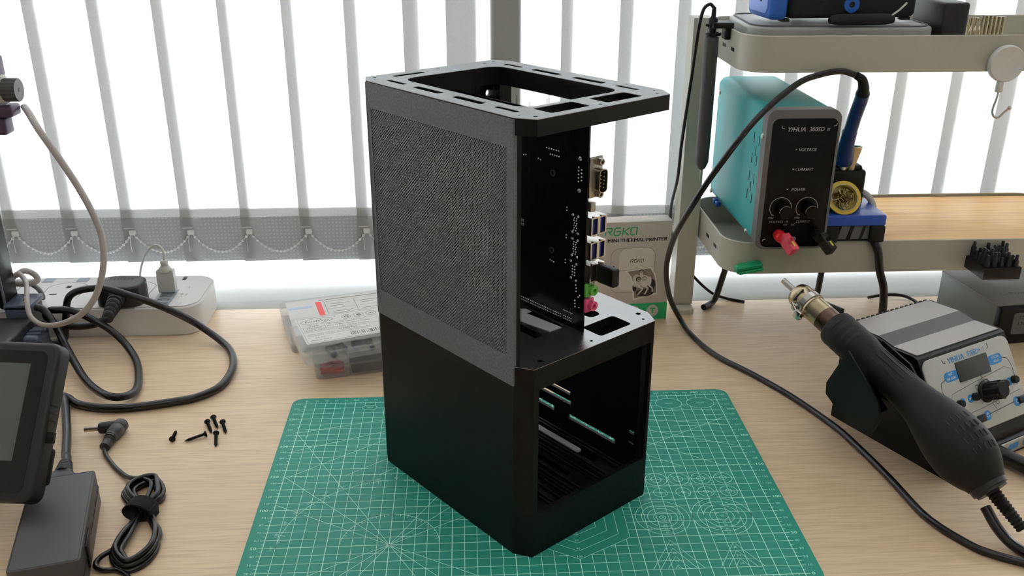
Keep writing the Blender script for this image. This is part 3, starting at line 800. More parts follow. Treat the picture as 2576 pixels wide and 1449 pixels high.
# ================================================================ THERMAL PRINTER BOX
pb = thing('printer_box', 'white and green cardboard box of a mini thermal printer between case and shelf post', 'box', (410, 478.4, 0), 4)
b = MB(); b.box((-46, 11, 63.6), (92, 22, 127.2), 0.5); b.build('carton', 'card_grey', pb)
b = MB(); b.box((-46, -0.12, 11), (92, 0.2, 21.8)); b.build('green_band', 'ink_green', pb)
b = MB(); FP = front(0, -0.3, 0)
def stroke(pts, w_, x0, y0, s, sk=0.0, mi=0, closed=False): b.ribbon([(x0 + p[0] * s + p[1] * s * sk, y0 + p[1] * s) for p in pts], w_, FP, mi, closed)
def logo(x0, y0, s, w_, mi):
    stroke([(0, 0), (0, 10), (7, 10), (8, 9), (8, 6), (7, 5), (3, 5)], w_, x0, y0, s, 0.1, mi); stroke([(4.5, 5), (8.5, 0)], w_, x0, y0, s, 0.1, mi)
    stroke([(19, 10), (13, 10), (11.5, 8.5), (11.5, 1.5), (13, 0), (18, 0), (19.5, 1.5), (19.5, 5), (14.5, 5)], w_, x0, y0, s, 0.1, mi)
    stroke([(23, 0), (23, 10)], w_, x0, y0, s, 0.1, mi); stroke([(31, 10), (24.5, 5), (31, 0)], w_, x0, y0, s, 0.1, mi)
    stroke([(41, 0), (41, 10), (34.5, 10), (33, 8.5), (33, 1.5), (34.5, 0), (38.5, 0)], w_, x0, y0, s, 0.1, mi)
logo(-81, 111.2, 0.92, 1.5, 1)
b.text('MINI THERMAL PRINTER', 6.1, front(-41.5, -0.3, 104.4), 0, bold=0.03, sx=1.1)
# printed picture of the appliance, in flat tones
b.add([(x, y, 0) for x, y in rrect(54, 57, 11, 6, -45.5, 66)], [tuple(range(28))], front(0, -0.22, 0), 2)
b.add([(x, y, 0) for x, y in rrect(43, 54, 10, 6, -41, 67)], [tuple(range(28))], front(0, -0.26, 0), 3)
b.ribbon(rrect(54, 57, 11, 6, -45.5, 66), 0.4, front(0, -0.28, 0), 4, closed=True)
b.ribbon([(-68, 65), (-56, 66), (-20, 69.6)], 0.5, front(0, -0.28, 0), 4)
b.ribbon([(-70, 72.5), (-67.5, 70.6)], 1.2, FP, 0)
logo(-48.5, 76, 0.38, 0.7, 5)
ph = [(-55, 65.6), (-48, 58), (-45.4, 48), (-43.3, 26.3), (-12.9, 33.7), (-14, 48), (-17, 60), (-22.8, 69.4)]
b.add([(x, y, 0) for x, y in ph], [tuple(range(len(ph)))], front(0, -0.34, 0), 6)
ph2 = [(-52, 64.5), (-46.4, 57.6), (-43.6, 48), (-41.6, 29), (-14.6, 35.4), (-15.6, 48), (-18.6, 59), (-23.6, 67.6)]
b.add([(x, y, 0) for x, y in ph2], [tuple(range(len(ph2)))], front(0, -0.38, 0), 4)
def blob(cx, cy, rx, ry, mi, lay, n=14): b.add([(x, y, 0) for x, y in circ(rx, n, cx, cy, ry)], [tuple(range(n))], front(0, -0.40 - 0.02 * lay, 0), mi)
blob(-29, 36, 11, 5, 5, 1); blob(-21, 46, 4.5, 8, 5, 1); blob(-42, 44, 2.6, 6, 5, 1); blob(-40, 56, 4.5, 4.5, 2, 1)
blob(-33, 53, 9.5, 6.5, 3, 2, 18); blob(-42, 50, 2.2, 6, 3, 3); blob(-23.6, 51, 2.2, 6, 3, 3)
blob(-34.5, 63, 3.1, 3.9, 5, 4); blob(-34.4, 62, 2.5, 3.1, 2, 5); blob(-34.4, 60.6, 1.5, .7, 6, 6); blob(-34.4, 63, 1.9, .5, 4, 6)
blob(-37.6, 54, 3.4, 3.6, 5, 7); blob(-37.3, 53.2, 2.8, 2.9, 4, 8); blob(-37.2, 52.2, 1.5, .6, 2, 9); blob(-30.4, 54.2, 3.3, 3.4, 4, 7); blob(-30.3, 53.8, 2.7, 2.9, 2, 8); blob(-30.3, 53, 1.4, .5, 4, 9)
blob(-37.4, 46.6, 3.8, 3.8, 2, 7); blob(-30, 47, 4, 3.8, 3, 7)
for x0, y0, x1, y1, w_ in ((-42, 51, -36, 45, 1.6), (-24, 50, -29, 46, 1.6), (-38, 45, -31.5, 41.5, 2.2), (-31.5, 41.5, -37.5, 34, 1.8), (-30, 45, -25, 42, 2.2), (-25, 42, -29, 34, 1.8), (-26, 47, -20, 42, 1.8), (-20, 42, -19.6, 37, 1.5)): b.ribbon([(x0, y0), (x1, y1)], w_, front(0, -0.64, 0), 3)
blob(-17.9, 11.6, 7.6, 7.8, 2, 0, 28); blob(-41.5, 11.6, 7.6, 7.8, 2, 0, 28)
FQ = front(0, -0.46, 0); b.ribbon([(-21, 14.6), (-14.8, 14.6)], 1.8, FQ, 1); b.ribbon([(-17.9, 14.6), (-17.9, 8)], 1.8, FQ, 1); b.ribbon([(-21, 5.6), (-14.8, 5.6)], 0.6, FQ, 1)
b.build('box_print', ['ink_black', 'ink_green', 'card_grey', 'print_light', 'print_sepia', 'print_dark', 'card_white'], pb, recalc=False)

# ================================================================ SHELF RACK
sh = thing('desk_shelf', 'cream metal two-tier desk shelf with bamboo lower deck at the right back', 'shelf', (450, 470, 0))
# local origin = (450,470,0)
b = MB(); b.rprism([(-26, 34), (-2, 34), (-2, 62), (-26, 62)], 8, 356, 1.2); b.build('post', 'shelf_paint', sh)
b = MB(); b.rprism(rrect(24, 52, 7, 4, -14, 44), 0, 7, 2.5); b.build('foot', 'shelf_paint', sh)
b = MB(); b.rprism([(446, 34), (470, 34), (470, 62), (446, 62)], 8, 356, 1.2); b.build('post', 'shelf_paint', sh)
b = MB(); b.rprism(rrect(24, 52, 7, 4, 458, 44), 0, 7, 2.5); b.build('foot', 'shelf_paint', sh)
def tray(z0, z1, name):
    W2, D2 = 444, 172; cx, cy = 222, 1
    o_ = rrect(W2, D2, 30, 8, cx, cy); i_ = rrect(W2 - 3, D2 - 3, 28.6, 8, cx, cy)
    b = MB(); b.plate(o_, z0, z1, [i_])
    b.plate(i_, z0 + 1, z0 + 2.6)
    tr = b.build(name, 'shelf_paint', sh)
    b = MB(); b.tube([(p[0], p[1], z1) for p in rrect(W2 - 1.5, D2 - 1.5, 29.4, 8, cx, cy)], 1.0, 6, closed=True); b.build('rolled_rim', 'shelf_edge', tr)
    b = MB()
    for y in (-38, -4): b.box((-0.1, y, (z0 + z1) / 2 - 1), (0.8, 12, 3.6), 0.35)
    b.build('side_slot', 'ink_black', tr); return tr
tray(95, 131, 'lower_tray'); tray(315, 351, 'upper_tray')
b = MB(); b.rprism(rrect(330, 160, 12, 4, 272, 1), 98, 129.5, 1.5); b.build('bamboo_deck', 'bamboo', sh)
# hook on the upper tray
t = thing('magnetic_hook', 'round white magnetic hook stuck to the front of the upper shelf tray', 'hook', (719, 383.6, 324))
Fh = front(0, 0, 0)
b = MB(); b.lathe([(10, -0.2), (16.5, 0.3), (18.5, 2), (18.8, 4), (18.6, 6.6), (17.4, 8.2), (15.4, 8.0), (14.6, 7.6), (0.01, 7.6)], 36, Fh); b.build('magnet_cap', 'white_plastic', t)
b = MB(); b.lathe([(3.6, -18), (3.9, -28), (3.2, -29)], 14, T(-2, -4, 0)); b.build('hook_collar', 'white_plastic', t)
b = MB(); pts = smoothp([(-2, -4, -28), (-3.2, -5, -36), (-5.6, -6, -47), (-4, -8, -53.5), (0, -10, -54), (4, -11, -49), (8, -12, -44.5)], 4); b.tube(pts, 1.15, 8); b.ball((8.4, -12, -44), 2.1, 8); b.build('hook_wire', 'steel', t)
# green clip magnet
t = thing('clip_magnet', 'green plastic magnet clip stuck to the front of the lower shelf tray', 'magnet', (475, 384.3, 104.6))
b = MB(); b.rprism(rrect(30, 10.5, 4.6, 5), 0, 9, 2.2, front(0, 0, 0) @ RZ(11) @ T(0, 0, 0)); b.build('clip_body', 'magnet_green', t)
b = MB(); b.rprism(rrect(27, 3.6, 1.7, 4, 1, 2.6), 8, 11, 1.2, front(0, 0, 0) @ RZ(11)); b.rprism(rrect(27, 3.6, 1.7, 4, 1, -2.6), 8, 11, 1.2, front(0, 0, 0) @ RZ(11)); b.build('clip_jaw', 'magnet_green', t)
# bit block on the lower tray front
t = thing('bit_holder', 'black block holder stuck to the front of the lower shelf tray above a grey box', 'holder', (741, 364.5, 99.8))
b = MB(); b.plate(quad(-20.5, -20, 20.5, 19.6), 0, 13.5, [circ(2.6, 8, -16 + 8 * i, -15 + 7.6 * j) for i in range(5) for j in range(5)]); b.build('block', 'black_plastic', t)
NTH = ('first', 'second', 'third', 'fourth', 'fifth', 'sixth'); ROW = ('front', 'second', 'middle', 'fourth', 'back')
for i in range(5):
    for j in range(5):
        hgt = random.choice((19, 22, 25, 27)); o = thing('driver_bit', 'dark driver bit, %s from the left in the %s row of the bit holder' % (NTH[i], ROW[j]), 'driver bit', (741 - 16 + 8 * i, 364.5 - 15 + 7.6 * j, 101.5), 0, 'driver bits in the block holder')
        b = MB(); b.lathe([(2.5, 0), (2.9, 4), (2.9, hgt - 4), (1.9, hgt - 2), (1.8, hgt + 2), (1, hgt + 3)], 8); b.build('bit', 'dark_plastic', o)
# things on the upper tray
t = thing('plastic_case', 'flat pale grey plastic case lying in the upper shelf tray', 'case', (458, 402, 317.8), -3.5)
b = MB(); b.rprism(rrect(192, 122, 22, 7, 96, 64), 0, 40, 3); b.build('case_body', 'lid_grey', t)
b = MB(); b.plate(rrect(184, 114, 19, 7, 96, 64), 40.02, 41.6, [rrect(181, 111, 17.6, 7, 96, 64)]); b.build('rim', 'grey_plastic', t)
b = MB(); b.plate(rrect(181, 111, 17.6, 7, 96, 64), 40.0, 40.6); b.build('top_face', 'lid_grey', t)
t = thing('blue_tool_case', 'black fabric tool case with a blue end cap on the grey plastic case', 'tool case', (481, 414, 361.4), 4.5)
b = MB(); b.rprism(rrect(138, 60, 5, 3, 80, 32), -57.5, -4, 4, axes((0, 0, 0), (1, 0, 0), (0, 0, 1), (0, -1, 0)) @ T(0, 0, 0)) if False else b.box((88, 30, 36), (140, 62, 66), 6, I4, 0, 3); b.build('body', 'device_black', t)
b = MB(); b.box((8, 30, 36), (20, 64, 68), 6, I4, 0, 3); b.build('end_cap', 'device_blue', t)
b = MB(); b.rprism(rrect(52, 56, 7, 4, 30, 36), 0, 1.6, 0.6, axes((-1.4, 0, 0), (0, 1, 0), (0, 0, 1), (-1, 0, 0))); b.build('end_face', 'device_light', t)
b = MB(); b.box((-3, 22, 21), (1, 4, 4), 0.4); b.build('port', 'ink_black', t)
b = MB(); b.lathe([(3, 1), (8, 1), (8.4, 2), (8, 3), (3.4, 3), (3, 2)], 24, front(85, -1, 17)); rb = b.build('round_button', 'device_blue', t); MB().lathe([(3.2, 1), (3.2, 2.4), (0.01, 2.4)], 16, front(85, -1, 17)).build('button_centre', 'ink_black', rb)
for x in (18, 150): MB().box((x, 8, 1.6), (9, 10, 3.2), 0.8).build('foot', 'dark_plastic', t)
t = thing('cable_pouch', 'small black rounded pouch hanging in front of the blue ended tool case', 'pouch', (576, 403, 359.8), 4)
b = MB(); b.lathe([(0.01, -40), (4, -38), (5.6, -28), (5.6, 22), (4, 30), (0.01, 32)], 18, T(0, 0, 5.7) @ RY(90)); b.build('pouch', 'device_black', t)
b = MB(); b.tube([(26, -4, 10), (33, -4, 15), (40, -4, 22)], 1.8, 8, flat=0.5); b.build('strap', 'shelf_edge', t)
t = thing('black_box', 'upright black box standing right of the grey plastic case on the upper shelf', 'box', (661, 410, 317.8), 0)
b = MB(); b.rprism(rrect(27, 62, 3.5, 4), 0, 70, 0.6, axes((13.5, 0, 31), (1, 0, 0), (0, 0, 1), (0, -1, 0)) @ T(0, 0, -70)) if False else b.box((13.5, 36, 31.5), (27, 72, 63), 3, I4, 0, 3); b.build('box_body', 'dark_plastic', t)
b = MB(); b.plate(rrect(21, 20, 2, 3, 13.5, 11), 0, 0.4, (), front(0, -0.1, 0)); b.plate(rrect(13, 1.2, .5, 2, 13.5, 28), 0, 0.4, (), front(0, -0.1, 0)); b.build('front_label', 'charcoal', t)
# soldering tips in a stand
t = thing('tip_stand', 'low brown block holding bright soldering tips on the upper shelf', 'stand', (735, 470, 317.8))
b = MB(); b.box((0, 0, 6), (56, 40, 12), 1); b.box((-12, 4, 15), (26, 24, 8), 1); b.build('block', 'print_dark', t)
spots = [(-20 + i * 5.2, 12, 41 - i * 0.2, 2.1) for i in range(5)] + [(6 + i * 4.2, 8 - i * 0.8, 43 - i * 0.3, 2.2) for i in range(6)] + [(-16 + i * 5, 0, 32, 2.0) for i in range(4)] + [(0 + i * 5, -8, 22, 2.2) for i in range(4)]
for i, (x, y, z, r_) in enumerate(spots):
    q_ = (i, 'back left', 'tubular') if i < 5 else (i - 5, 'tall right', 'tubular') if i < 11 else (i - 11, 'middle', 'pointed') if i < 15 else (i - 15, 'front', 'short pointed')
    o = thing('soldering_tip', '%s bright soldering tip, %s from the left in the %s row of the stand' % (q_[2], NTH[q_[0]], q_[1]), 'soldering tip', (735 + x, 470 + y, 329.6), 0, 'soldering tips in the brown stand')
    zz = max(8, z - 12); b = MB()
    if i < 11: b.lathe([(r_, 0), (r_, zz), (r_ * 0.5, zz), (r_ * 0.5, zz - 3)], 10)
    else: b.lathe([(r_, 0), (r_, zz - 7), (0.6, zz), (0.05, zz + 0.5)], 10)
    b.build('tip', 'tip_metal', o)
# electric driver hanging from a clip at the left of the upper tray
t = thing('pen_clip', 'small black clip bracket fixed on the left end of the upper shelf tray', 'clip', (438, 450, 340))
b = MB(); b.box((3, 2, 15), (22, 22, 6), 1); b.box((9, 2, 7), (6, 16, 14), 1); b.lathe([(6.5, 1), (8.5, 1), (8.5, 4), (6.5, 4), (6.5, 1)], 16, T(-5, 2, 3), 0); b.tube([(-10, 0, 14), (-14, 0, 15)], 1.4, 8); b.build('bracket', 'black_plastic', t)
t = thing('soldering_pen', 'dark slim cylinder pen iron hanging beside the shelf post', 'soldering pen', (432, 452, 183))
b = MB(); b.lathe([(0.3, 0), (1.0, 4), (1.0, 13), (2.2, 14.5)], 12); b.build('pen_tip', 'steel', t)
b = MB(); b.lathe([(2.4, 13.5), (4.5, 15), (7.3, 22), (7.6, 40), (7.6, 150), (7.2, 159), (4.5, 160)], 24); b.build('barrel', 'charcoal', t)
b = MB(); b.lathe([(4.4, 159.5), (4.4, 164), (3.6, 164), (3.6, 168), (5, 168), (5, 178), (2.6, 180), (2.2, 190)], 16); b.build('connector', 'black_plastic', t)
def cable(name, label, pts, r_, m_, cat='cable', group=None, n=10, flat=1.0, sub=6):
    b = MB(); b.tube(smoothp(pts, sub), r_, n, flat=flat)
    lo_ = min(b.v, key=lambda p: p.z)
    o = b.build(name, m_, base=(pts[0][0], pts[0][1], lo_.z)); return tag(o, label, cat, group)
cable('pen_cable', 'thin dark cable rising from the pen iron and falling behind the printer box', [(432.2, 452, 371.5), (430, 452, 374), (426.7, 452, 375.8), (421.4, 455, 370.1), (419, 460, 350.6), (418, 466, 316.1), (418, 480, 269.9), (418, 496, 216), (419, 508, 170), (420.9, 540, 119.6), (428, 548, 75), (452, 549, 35), (478.6, 545, 8.3), (496, 535, 2.2), (520, 520, 2)], 1.9, 'black_cable')

# ================================================================ BENCH POWER SUPPLY
ps = thing('power_supply', 'teal bench power supply with black front panel standing on the lower shelf', 'power supply', (509.5, 358, 132.2))
# local: x -37..37, y 0 (front) .. 198, z 0..150
b = MB(); b.rprism(rrect(74, 147, 10, 6, 0, 76.5), 0, 180, 0.5, axes((0, 196, 0), (1, 0, 0), (0, 0, 1), (0, -1, 0))); b.build('steel_cover', 'teal', ps)
b = MB(); b.plate(rrect(76, 149, 10, 6, 0, 76.5), 0, 15, [rrect(68, 138, 7.5, 6, 1.5, 73)], axes((0, 15, 0), (1, 0, 0), (0, 0, 1), (0, -1, 0))); b.build('front_bezel', 'psu_grey', ps)
b = MB(); b.rprism(rrect(68, 138, 7.5, 6, 1.5, 73), 0, 14.6, 0.5, axes((0, 15, 0), (1, 0, 0), (0, 0, 1), (0, -1, 0))); b.build('front_panel', 'psu_panel', ps)
b = MB(); FT = lambda x, z: front(x, -0.05 + 0.28, z)
def FT(x, z): return front(x, 0.2, z)
b.text('YIHUA', 6.6, FT(-7.5, 130.5), bold=0.025, shear=0.25, sx=0.98); b.text('3005D', 6.2, FT(13.5, 130.5), bold=0.015, shear=0.2, sx=0.92); b.text('III', 4.2, FT(25.4, 130.4), shear=0.2, bold=0.02)
b.ribbon([(-22.5, 134.6), (-22.3, 132), (-19.5, 131.6)], 0.8, front(0, 0.2, 0)); b.ribbon([(34, 137), (33.4, 134.4), (30.6, 133.8)], 0.8, front(0, 0.2, 0))
for s, x, z in (('VOLTAGE', 6.5, 109.5), ('CURRENT', 5.5, 88.8), ('POWER', 2, 67.4)):
    b.text(s, 4.2, FT(x, z), bold=0.012, shear=0.2)
    b.ribbon([(x - 12.4, z + 0.4), (x - 10.6, z + 0.4)], 1.3, front(0, 0.2, 0))
for cx in (-14.5, 13.5):
    b.ribbon([(cx + 11.4 * math.cos(R(a)), 47.5 + 11.4 * math.sin(R(a))) for a in range(-10, 226, 5)], 0.6, front(0, 0.2, 0))
    b.text('MIN', 3.2, FT(cx - 9.5, 36.4), shear=0.2); b.text('MAX', 3.2, FT(cx + 6, 36.4), shear=0.2)
    b.ribbon([(cx - 8.6, 39.4), (cx - 7.6, 40.4), (cx - 6.6, 39.2)], 0.8, front(0, 0.2, 0))
b.text('VOLTAGE', 3.4, FT(-17.5, 32.2), shear=0.2); b.text('CURRENT', 3.4, FT(11, 32.2), shear=0.2)
b.text('CV', 3, FT(-7.6, 28.8), shear=0.2, bold=0.02); b.text('CC', 3, FT(0.6, 28.8), shear=0.2, bold=0.02); b.ribbon(circ(0.8, 12, -6.2, 32.4), 0.6, front(0, 0.2, 0), closed=True)
b.ribbon(circ(2, 16, 3.4, 13), 0.7, front(0, 0.2, 0), closed=True); b.ribbon([(2.2, 13), (4.6, 13)], 0.7, front(0, 0.2, 0)); b.ribbon([(-3.5, 13), (-0.6, 13)], 0.8, front(0, 0.2, 0)); b.ribbon([(-2, 11.6), (-2, 14.4)], 0.8, front(0, 0.2, 0))
b.ribbon([(-30, 10.6), (-29.6, 12.8), (-27, 13.4)], 0.7, front(0, 0.2, 0))
plabel(b.build('panel_print', 'panel_text', ps, recalc=False), 'pale grey lettering on the black panel')
for cx in (-12.5, 15):
    b = MB(); b.lathe([(7.4, 0), (7.2, 10), (6.4, 12.5), (0.01, 12.5)], 24, front(cx, 0.3, 46)); kn = b.build('knob', 'psu_panel', ps)
    b = MB(); b.tube([(cx + 6.9 * math.cos(R(a)), -12.2, 46 + 6.9 * math.sin(R(a))) for a in range(60, 185, 8)], 0.22, 5); b.build('knob_edge', 'panel_text', kn)
for cx, m1, m2, lab in ((-13.5, 'red_plug', 'pink_plug', 'red'), (28, 'black_plastic', 'dark_plastic', 'black')):
    Mp = axes((cx, 0.4, 17), (1, 0, 0), (0, 0.34, 0.94), (0, -0.94, 0.34))
    b = MB(); b.lathe([(5.8, 0), (6.2, 2), (6.2, 9), (5, 12), (4, 12)], 20, front(cx, 0.4, 18)); post = b.build('binding_post', m1, ps)
    M2 = axes((cx + 1.5, -12, 16), (0.89, 0.0, 0.45), (0, 1, 0), (-0.45, 0, 0.89)) @ T(0, 0, 0)
for cx, m1, m2, lab in ((-9.5, 'pink_plug', 'red_plug', 'pink and yellow banana plug in the red post of the power supply'), (30.5, 'black_plastic', 'dark_plastic', 'black and yellow banana plug in the black post of the power supply')):
    tt = thing('banana_plug', lab, 'plug', (509.5 + cx, 347, 132.2 + 16.5))
    Mq = RX(68) @ RY(0)
    b = MB(); b.rprism([(-4.4, -5.4), (4.4, -5.4), (4.4, 5.4), (-4.4, 5.4)], 0, 22, 2, RZ(24) @ RX(122) @ T(0, 0, -4)); b.lathe([(2.6, 19), (2.6, 22.5), (1.6, 22.5), (1.4, 20)], 14, RX(66) @ T(0, -1, -4)); b.build('plug_body', m1, tt)
    b = MB(); b.box((0.6, 5.3, 12), (2.4, 1.2, 12), 0.4, RZ(24) @ RX(122) @ T(0, 0, -4)); b.box((4.5, 0.6, 14), (0.8, 4, 13), 0.3, RZ(24) @ RX(122) @ T(0, 0, -4)); b.build('yellow_latch', 'yellow', tt)
# side slots, screws
b = MB()
for y, z in [(40.7, 113.5), (23.4, 113.4), (31.8, 100.7), (43.1, 90.8), (25.7, 91.5), (45.1, 70.9), (28.8, 71.2), (37.1, 60.8), (47.0, 49.8), (30.0, 49.2)]: b.box((-37.05, y, z), (0.5, 1.5, 11), 0.2)
b.build('side_vents', 'ink_black', ps)
for y, z in ((10, 122), (190, 132), (38, 9), (192, 10)):
    b = MB(); b.lathe([(3.4, 0), (3.2, 1), (2, 1.9), (0.01, 2)], 14, axes((-37.8 if y < 15 else -36.8, y, z), (0, 1, 0), (0, 0, 1), (-1, 0, 0))); b.build('screw', 'steel', ps)
for y in (170, 182): MB().box((-33, y, -1.2), (6, 8, 6), 1).build('foot', 'device_blue', ps)

# ================================================================ SOLDERING IRON HOLDER, IRON, WIRE TIN
ih = thing('iron_stand', 'blue and black soldering iron stand on the bamboo deck beside the power supply', 'stand', (585, 380, 132.2))
# local x -34..36 , y 0..90
b = MB(); b.box((1, 45, 11), (70, 90, 20), 3); b.box((-24, 3, 10), (16, 14, 19), 2); b.box((27, 3, 10), (17, 14, 19), 2); b.build('base', 'black_plastic', ih)
b = MB()
for x in (-10, 4, 17):
    b.add([(x - 5.5, -0.2, 4), (x + 4, -0.2, 4), (x + 7.5, -0.2, 19), (x - 2, -0.2, 19)], [(0, 1, 2, 3)])
for v in b.v: v.y = -0.3
b.build('front_pad', 'grey_plastic', ih)
b = MB(); b.rprism(rrect(71, 93, 5, 4, 1, 44), 20, 31, 2.2); b.build('blue_top', 'holder_blue', ih)
b = MB(); b.box((5, 58, 48), (42, 32, 42), 4, I4, 0, 3); b.box((5, 60, 68), (36, 26, 10), 3); b.build('tower', 'black_plastic', ih)
b = MB(); b.lathe([(5.5, 0), (6, 6), (11, 22), (11.6, 26), (10.6, 26), (9, 20)], 20, T(9, 50, 68) @ RX(-8)); b.build('funnel', 'gold_steel', ih)
b = MB(); b.tube(smoothp([(26, 52, 42), (33, 48, 38), (38, 44, 30), (40, 42, 20)], 4), 3.6, 10); b.build('grey_bracket', 'usb_white', ih)
t = thing('wire_wool_tin', 'round yellow rimmed tin of curly brass wool on the blue iron stand', 'tin', (575.5, 397, 164.6))
Mt = T(0, 0, 12) @ RX(62)
b = MB(); b.lathe([(18, -9), (18.6, -7), (18.6, 3), (18, 4), (13.9, 4), (13.9, -4), (0.01, -4)], 36, Mt); b.build('tin_body', 'tin_green', t)
b = MB(); b.lathe([(18, 3.6), (19, 5), (18.6, 7), (14.6, 7.4), (13.8, 6.4), (13.6, 2), (18, 3.6)], 36, Mt); b.build('yellow_rim', 'tin_yellow', t)
b = MB(); b.lathe([(14.2, 7.2), (14.6, 7.9), (14.0, 7.9), (13.6, 7.2), (14.2, 7.2)], 36, Mt); b.build('inner_ring', 'steel', t)
b = MB(); b.lathe([(13.6, 1.4), (0.01, 1.5)], 24, Mt)
for k in range(130):
    c = Vector((random.uniform(-10, 10), random.uniform(-10, 10), random.uniform(1.5, 4.5))); c2 = random.uniform(2, 4.4)
    if c.xy.length > 10: continue
    nrm = Vector((random.uniform(-1, 1), random.uniform(-1, 1), random.uniform(.2, 1))).normalized(); u = nrm.orthogonal().normalized(); v_ = nrm.cross(u)
    b.tube([Mt @ (c + (u * math.cos(R(a)) + v_ * math.sin(R(a))) * c2 + Vector((0, 0, 1))) for a in range(0, 330, 30)], 0.55, 4, flat=0.35)
o = b.build('brass_wool', 'brass_wool', t, recalc=False); o['kind'] = 'stuff'
t = thing('soldering_iron', 'blue handled soldering iron parked upright in the iron stand', 'soldering iron', (585, 430, 196))
b = MB(); b.tube([(0, 0, 0), (0, -0.8, 14)], 5, 12); b.build('tip_sleeve', 'steel', t)
b = MB(); b.tube(smoothp([(0, -0.8, 12), (-1, -4, 24), (-2, -8, 36), (-2.6, -13, 50)], 4), [9.5, 10.2, 10, 9.6, 9.4, 9, 8.6, 8.4, 8.2, 8, 8, 8, 8], 16); b.build('grip', 'iron_blue', t)
b = MB(); b.tube(smoothp([(-2.6, -13, 48), (-3.4, -22, 68), (-4.6, -34, 88), (-6.5, -41, 97)], 4), 7.2, 16); b.build('handle', 'iron_blue', t)
b = MB(); b.tube(smoothp([(-6.5, -41, 96.5), (-9, -46, 105), (-13.5, -49.4, 113), (-20, -50.4, 117)], 4), [6.6, 6.4, 6.0, 5.8, 5.6, 5.4, 5.2, 5.0, 4.6, 4.4, 4.2, 4.0, 3.8], 14); b.build('strain_relief', 'black_plastic', t)
cable('iron_cable', 'long black cable arching from the soldering iron down and across the desk', [(563.4, 379.4, 313.6), (548, 378, 317.6), (526, 376, 314.6), (499.3, 368, 306), (456.5, 350, 275.2), (418.9, 345, 224.3), (401.2, 360, 182), (392.5, 385, 142.6), (391.9, 412, 104.7), (397, 434, 72.4), (408, 455, 37.2), (421.9, 462, 10), (428, 424.4, 4.2), (444.3, 369.9, 3.3), (474.8, 318.9, 3.3), (501.1, 267.1, 3.3), (521.8, 211, 3.3), (530.4, 171, 3.3), (538.3, 120.5, 3.3), (544.9, 65, 3.3), (561.2, 30.2, 3.3), (575.8, 14.7, 3.3), (615, -8, 3.3)], 3.2, 'black_cable')
cable('stand_cord', 'thick black cord dropping from the iron stand to behind the hot air station', [(612, 384, 134), (616, 377, 122), (620, 374.5, 101), (625.9, 372, 82.9), (630, 374, 62.7), (636, 380, 30), (644, 372, 8), (650, 350, 4.7), (655, 330, 4.7)], 4.5, 'black_cable')
cable('shelf_cable', 'black cable slanting from below the shelf to the desk near the post', [(487, 505, 90), (487.4, 505, 62.4), (485.8, 513, 37), (482, 518, 12), (476, 514, 4.2), (462, 500, 4.2)], 4, 'black_cable')
cable('shelf_cable', 'black cable hanging straight below the middle of the lower shelf', [(606, 505, 90), (608.7, 505, 55), (610.8, 512, 26), (612, 516, 8), (618, 505, 4.2), (632, 480, 4.2)], 4, 'black_cable')
cable('thin_cable', 'thin black cable curving along the back of the desk behind the hot air station', [(684, 526, 2.2), (697, 529, 3), (716, 528, 5), (733, 521, 4), (740, 497, 2.4), (736, 459, 2.2), (722, 420, 2.2)], 2, 'black_cable')

# ================================================================ GREY INSTRUMENT under the shelf
t = thing('bench_instrument', 'flat grey metal bench instrument with black front under the right of the shelf', 'instrument', (779, 388, 0), 7)
b = MB(); b.box((60, 62, 24.5), (124, 110, 43), 2); b.build('housing', 'device_grey', t)
b = MB(); b.rprism(rrect(126, 112, 3, 3, 60, 61), 45.5, 47.6, 0.8); b.build('top_cover', 'device_greytop', t)
b = MB(); b.box((60, 3, 23), (126, 10, 46), 1.5); b.build('front_frame', 'black_plastic', t)
b = MB(); b.plate(rrect(100, 27, 3, 3, 64, 26), 0, 0.5, (), front(0, -2.1, 0)); b.build('display', 'screen_grey', t)
b = MB()
for s, x, z in (('1:58', 26, 34), ('V', 34, 34), ('1.91', 25, 26), ('A', 34, 26)): b.text(s, 6, front(x, -2.8, z), bold=0.02)
b.text('Nice', 3, front(18, -2.4, 7))
b.build('display_print', 'ink_black', t, recalc=False)
b = MB(); b.text('Ci Power', 11, T(40, 34, 47.72), shear=0.1); b.build('cover_mark', 'grey_plastic', t, recalc=False)
for x in (8, 112):
    for y in (12, 108): MB().lathe([(5, 0), (5, 3.2)], 12, T(x, y, 0)).build('foot', 'black_plastic', t)

# ================================================================ HOT AIR STATION (local: x right, -y forward)
hs_ = thing('hot_air_station', 'grey topped hot air rework station with white control panel at the right', 'rework station', (566, 164, 0), 27)
LW_ = 124
prof = [(83, 0), (83, 100), (46, 102), (29, 98.5), (4, 100), (-0.5, 98.5), (-43, 29), (-46, 24), (-46, 17), (-50, 16), (-51, 0)]
def ext(pr_, x0, x1, M=I4):
    k = len(pr_); vs = [(x, p[0], p[1]) for x in (x0, x1) for p in pr_]
    return vs, [tuple(range(k)), tuple(range(k, 2 * k))[::-1]] + [(i, (i + 1) % k, (i + 1) % k + k, i + k) for i in range(k)]
b = MB(); b.add(*ext(prof, 0, LW_)); b.build('housing', 'black_plastic', hs_, smooth=25)
b = MB()
for x0, x1 in ((4, LW_ - 4),):
    b.add(*ext([(82, 100.05), (46.4, 102.1), (46.4, 102.7), (82, 100.8)], x0, x1)); b.add(*ext([(28.6, 98.6), (3.4, 100.1), (3.4, 100.8), (28.6, 99.3)], x0, x1))
b.build('top_plate', 'station_top', hs_)
b = MB(); b.add(*ext([(46.4, 102.05), (28.6, 98.55), (28.6, 99.2), (46.4, 102.65)], 4, LW_ - 4)); b.build('top_slope', 'slope_shade', hs_)  # sloping step of the top; its shade is put into the grey
b = MB()
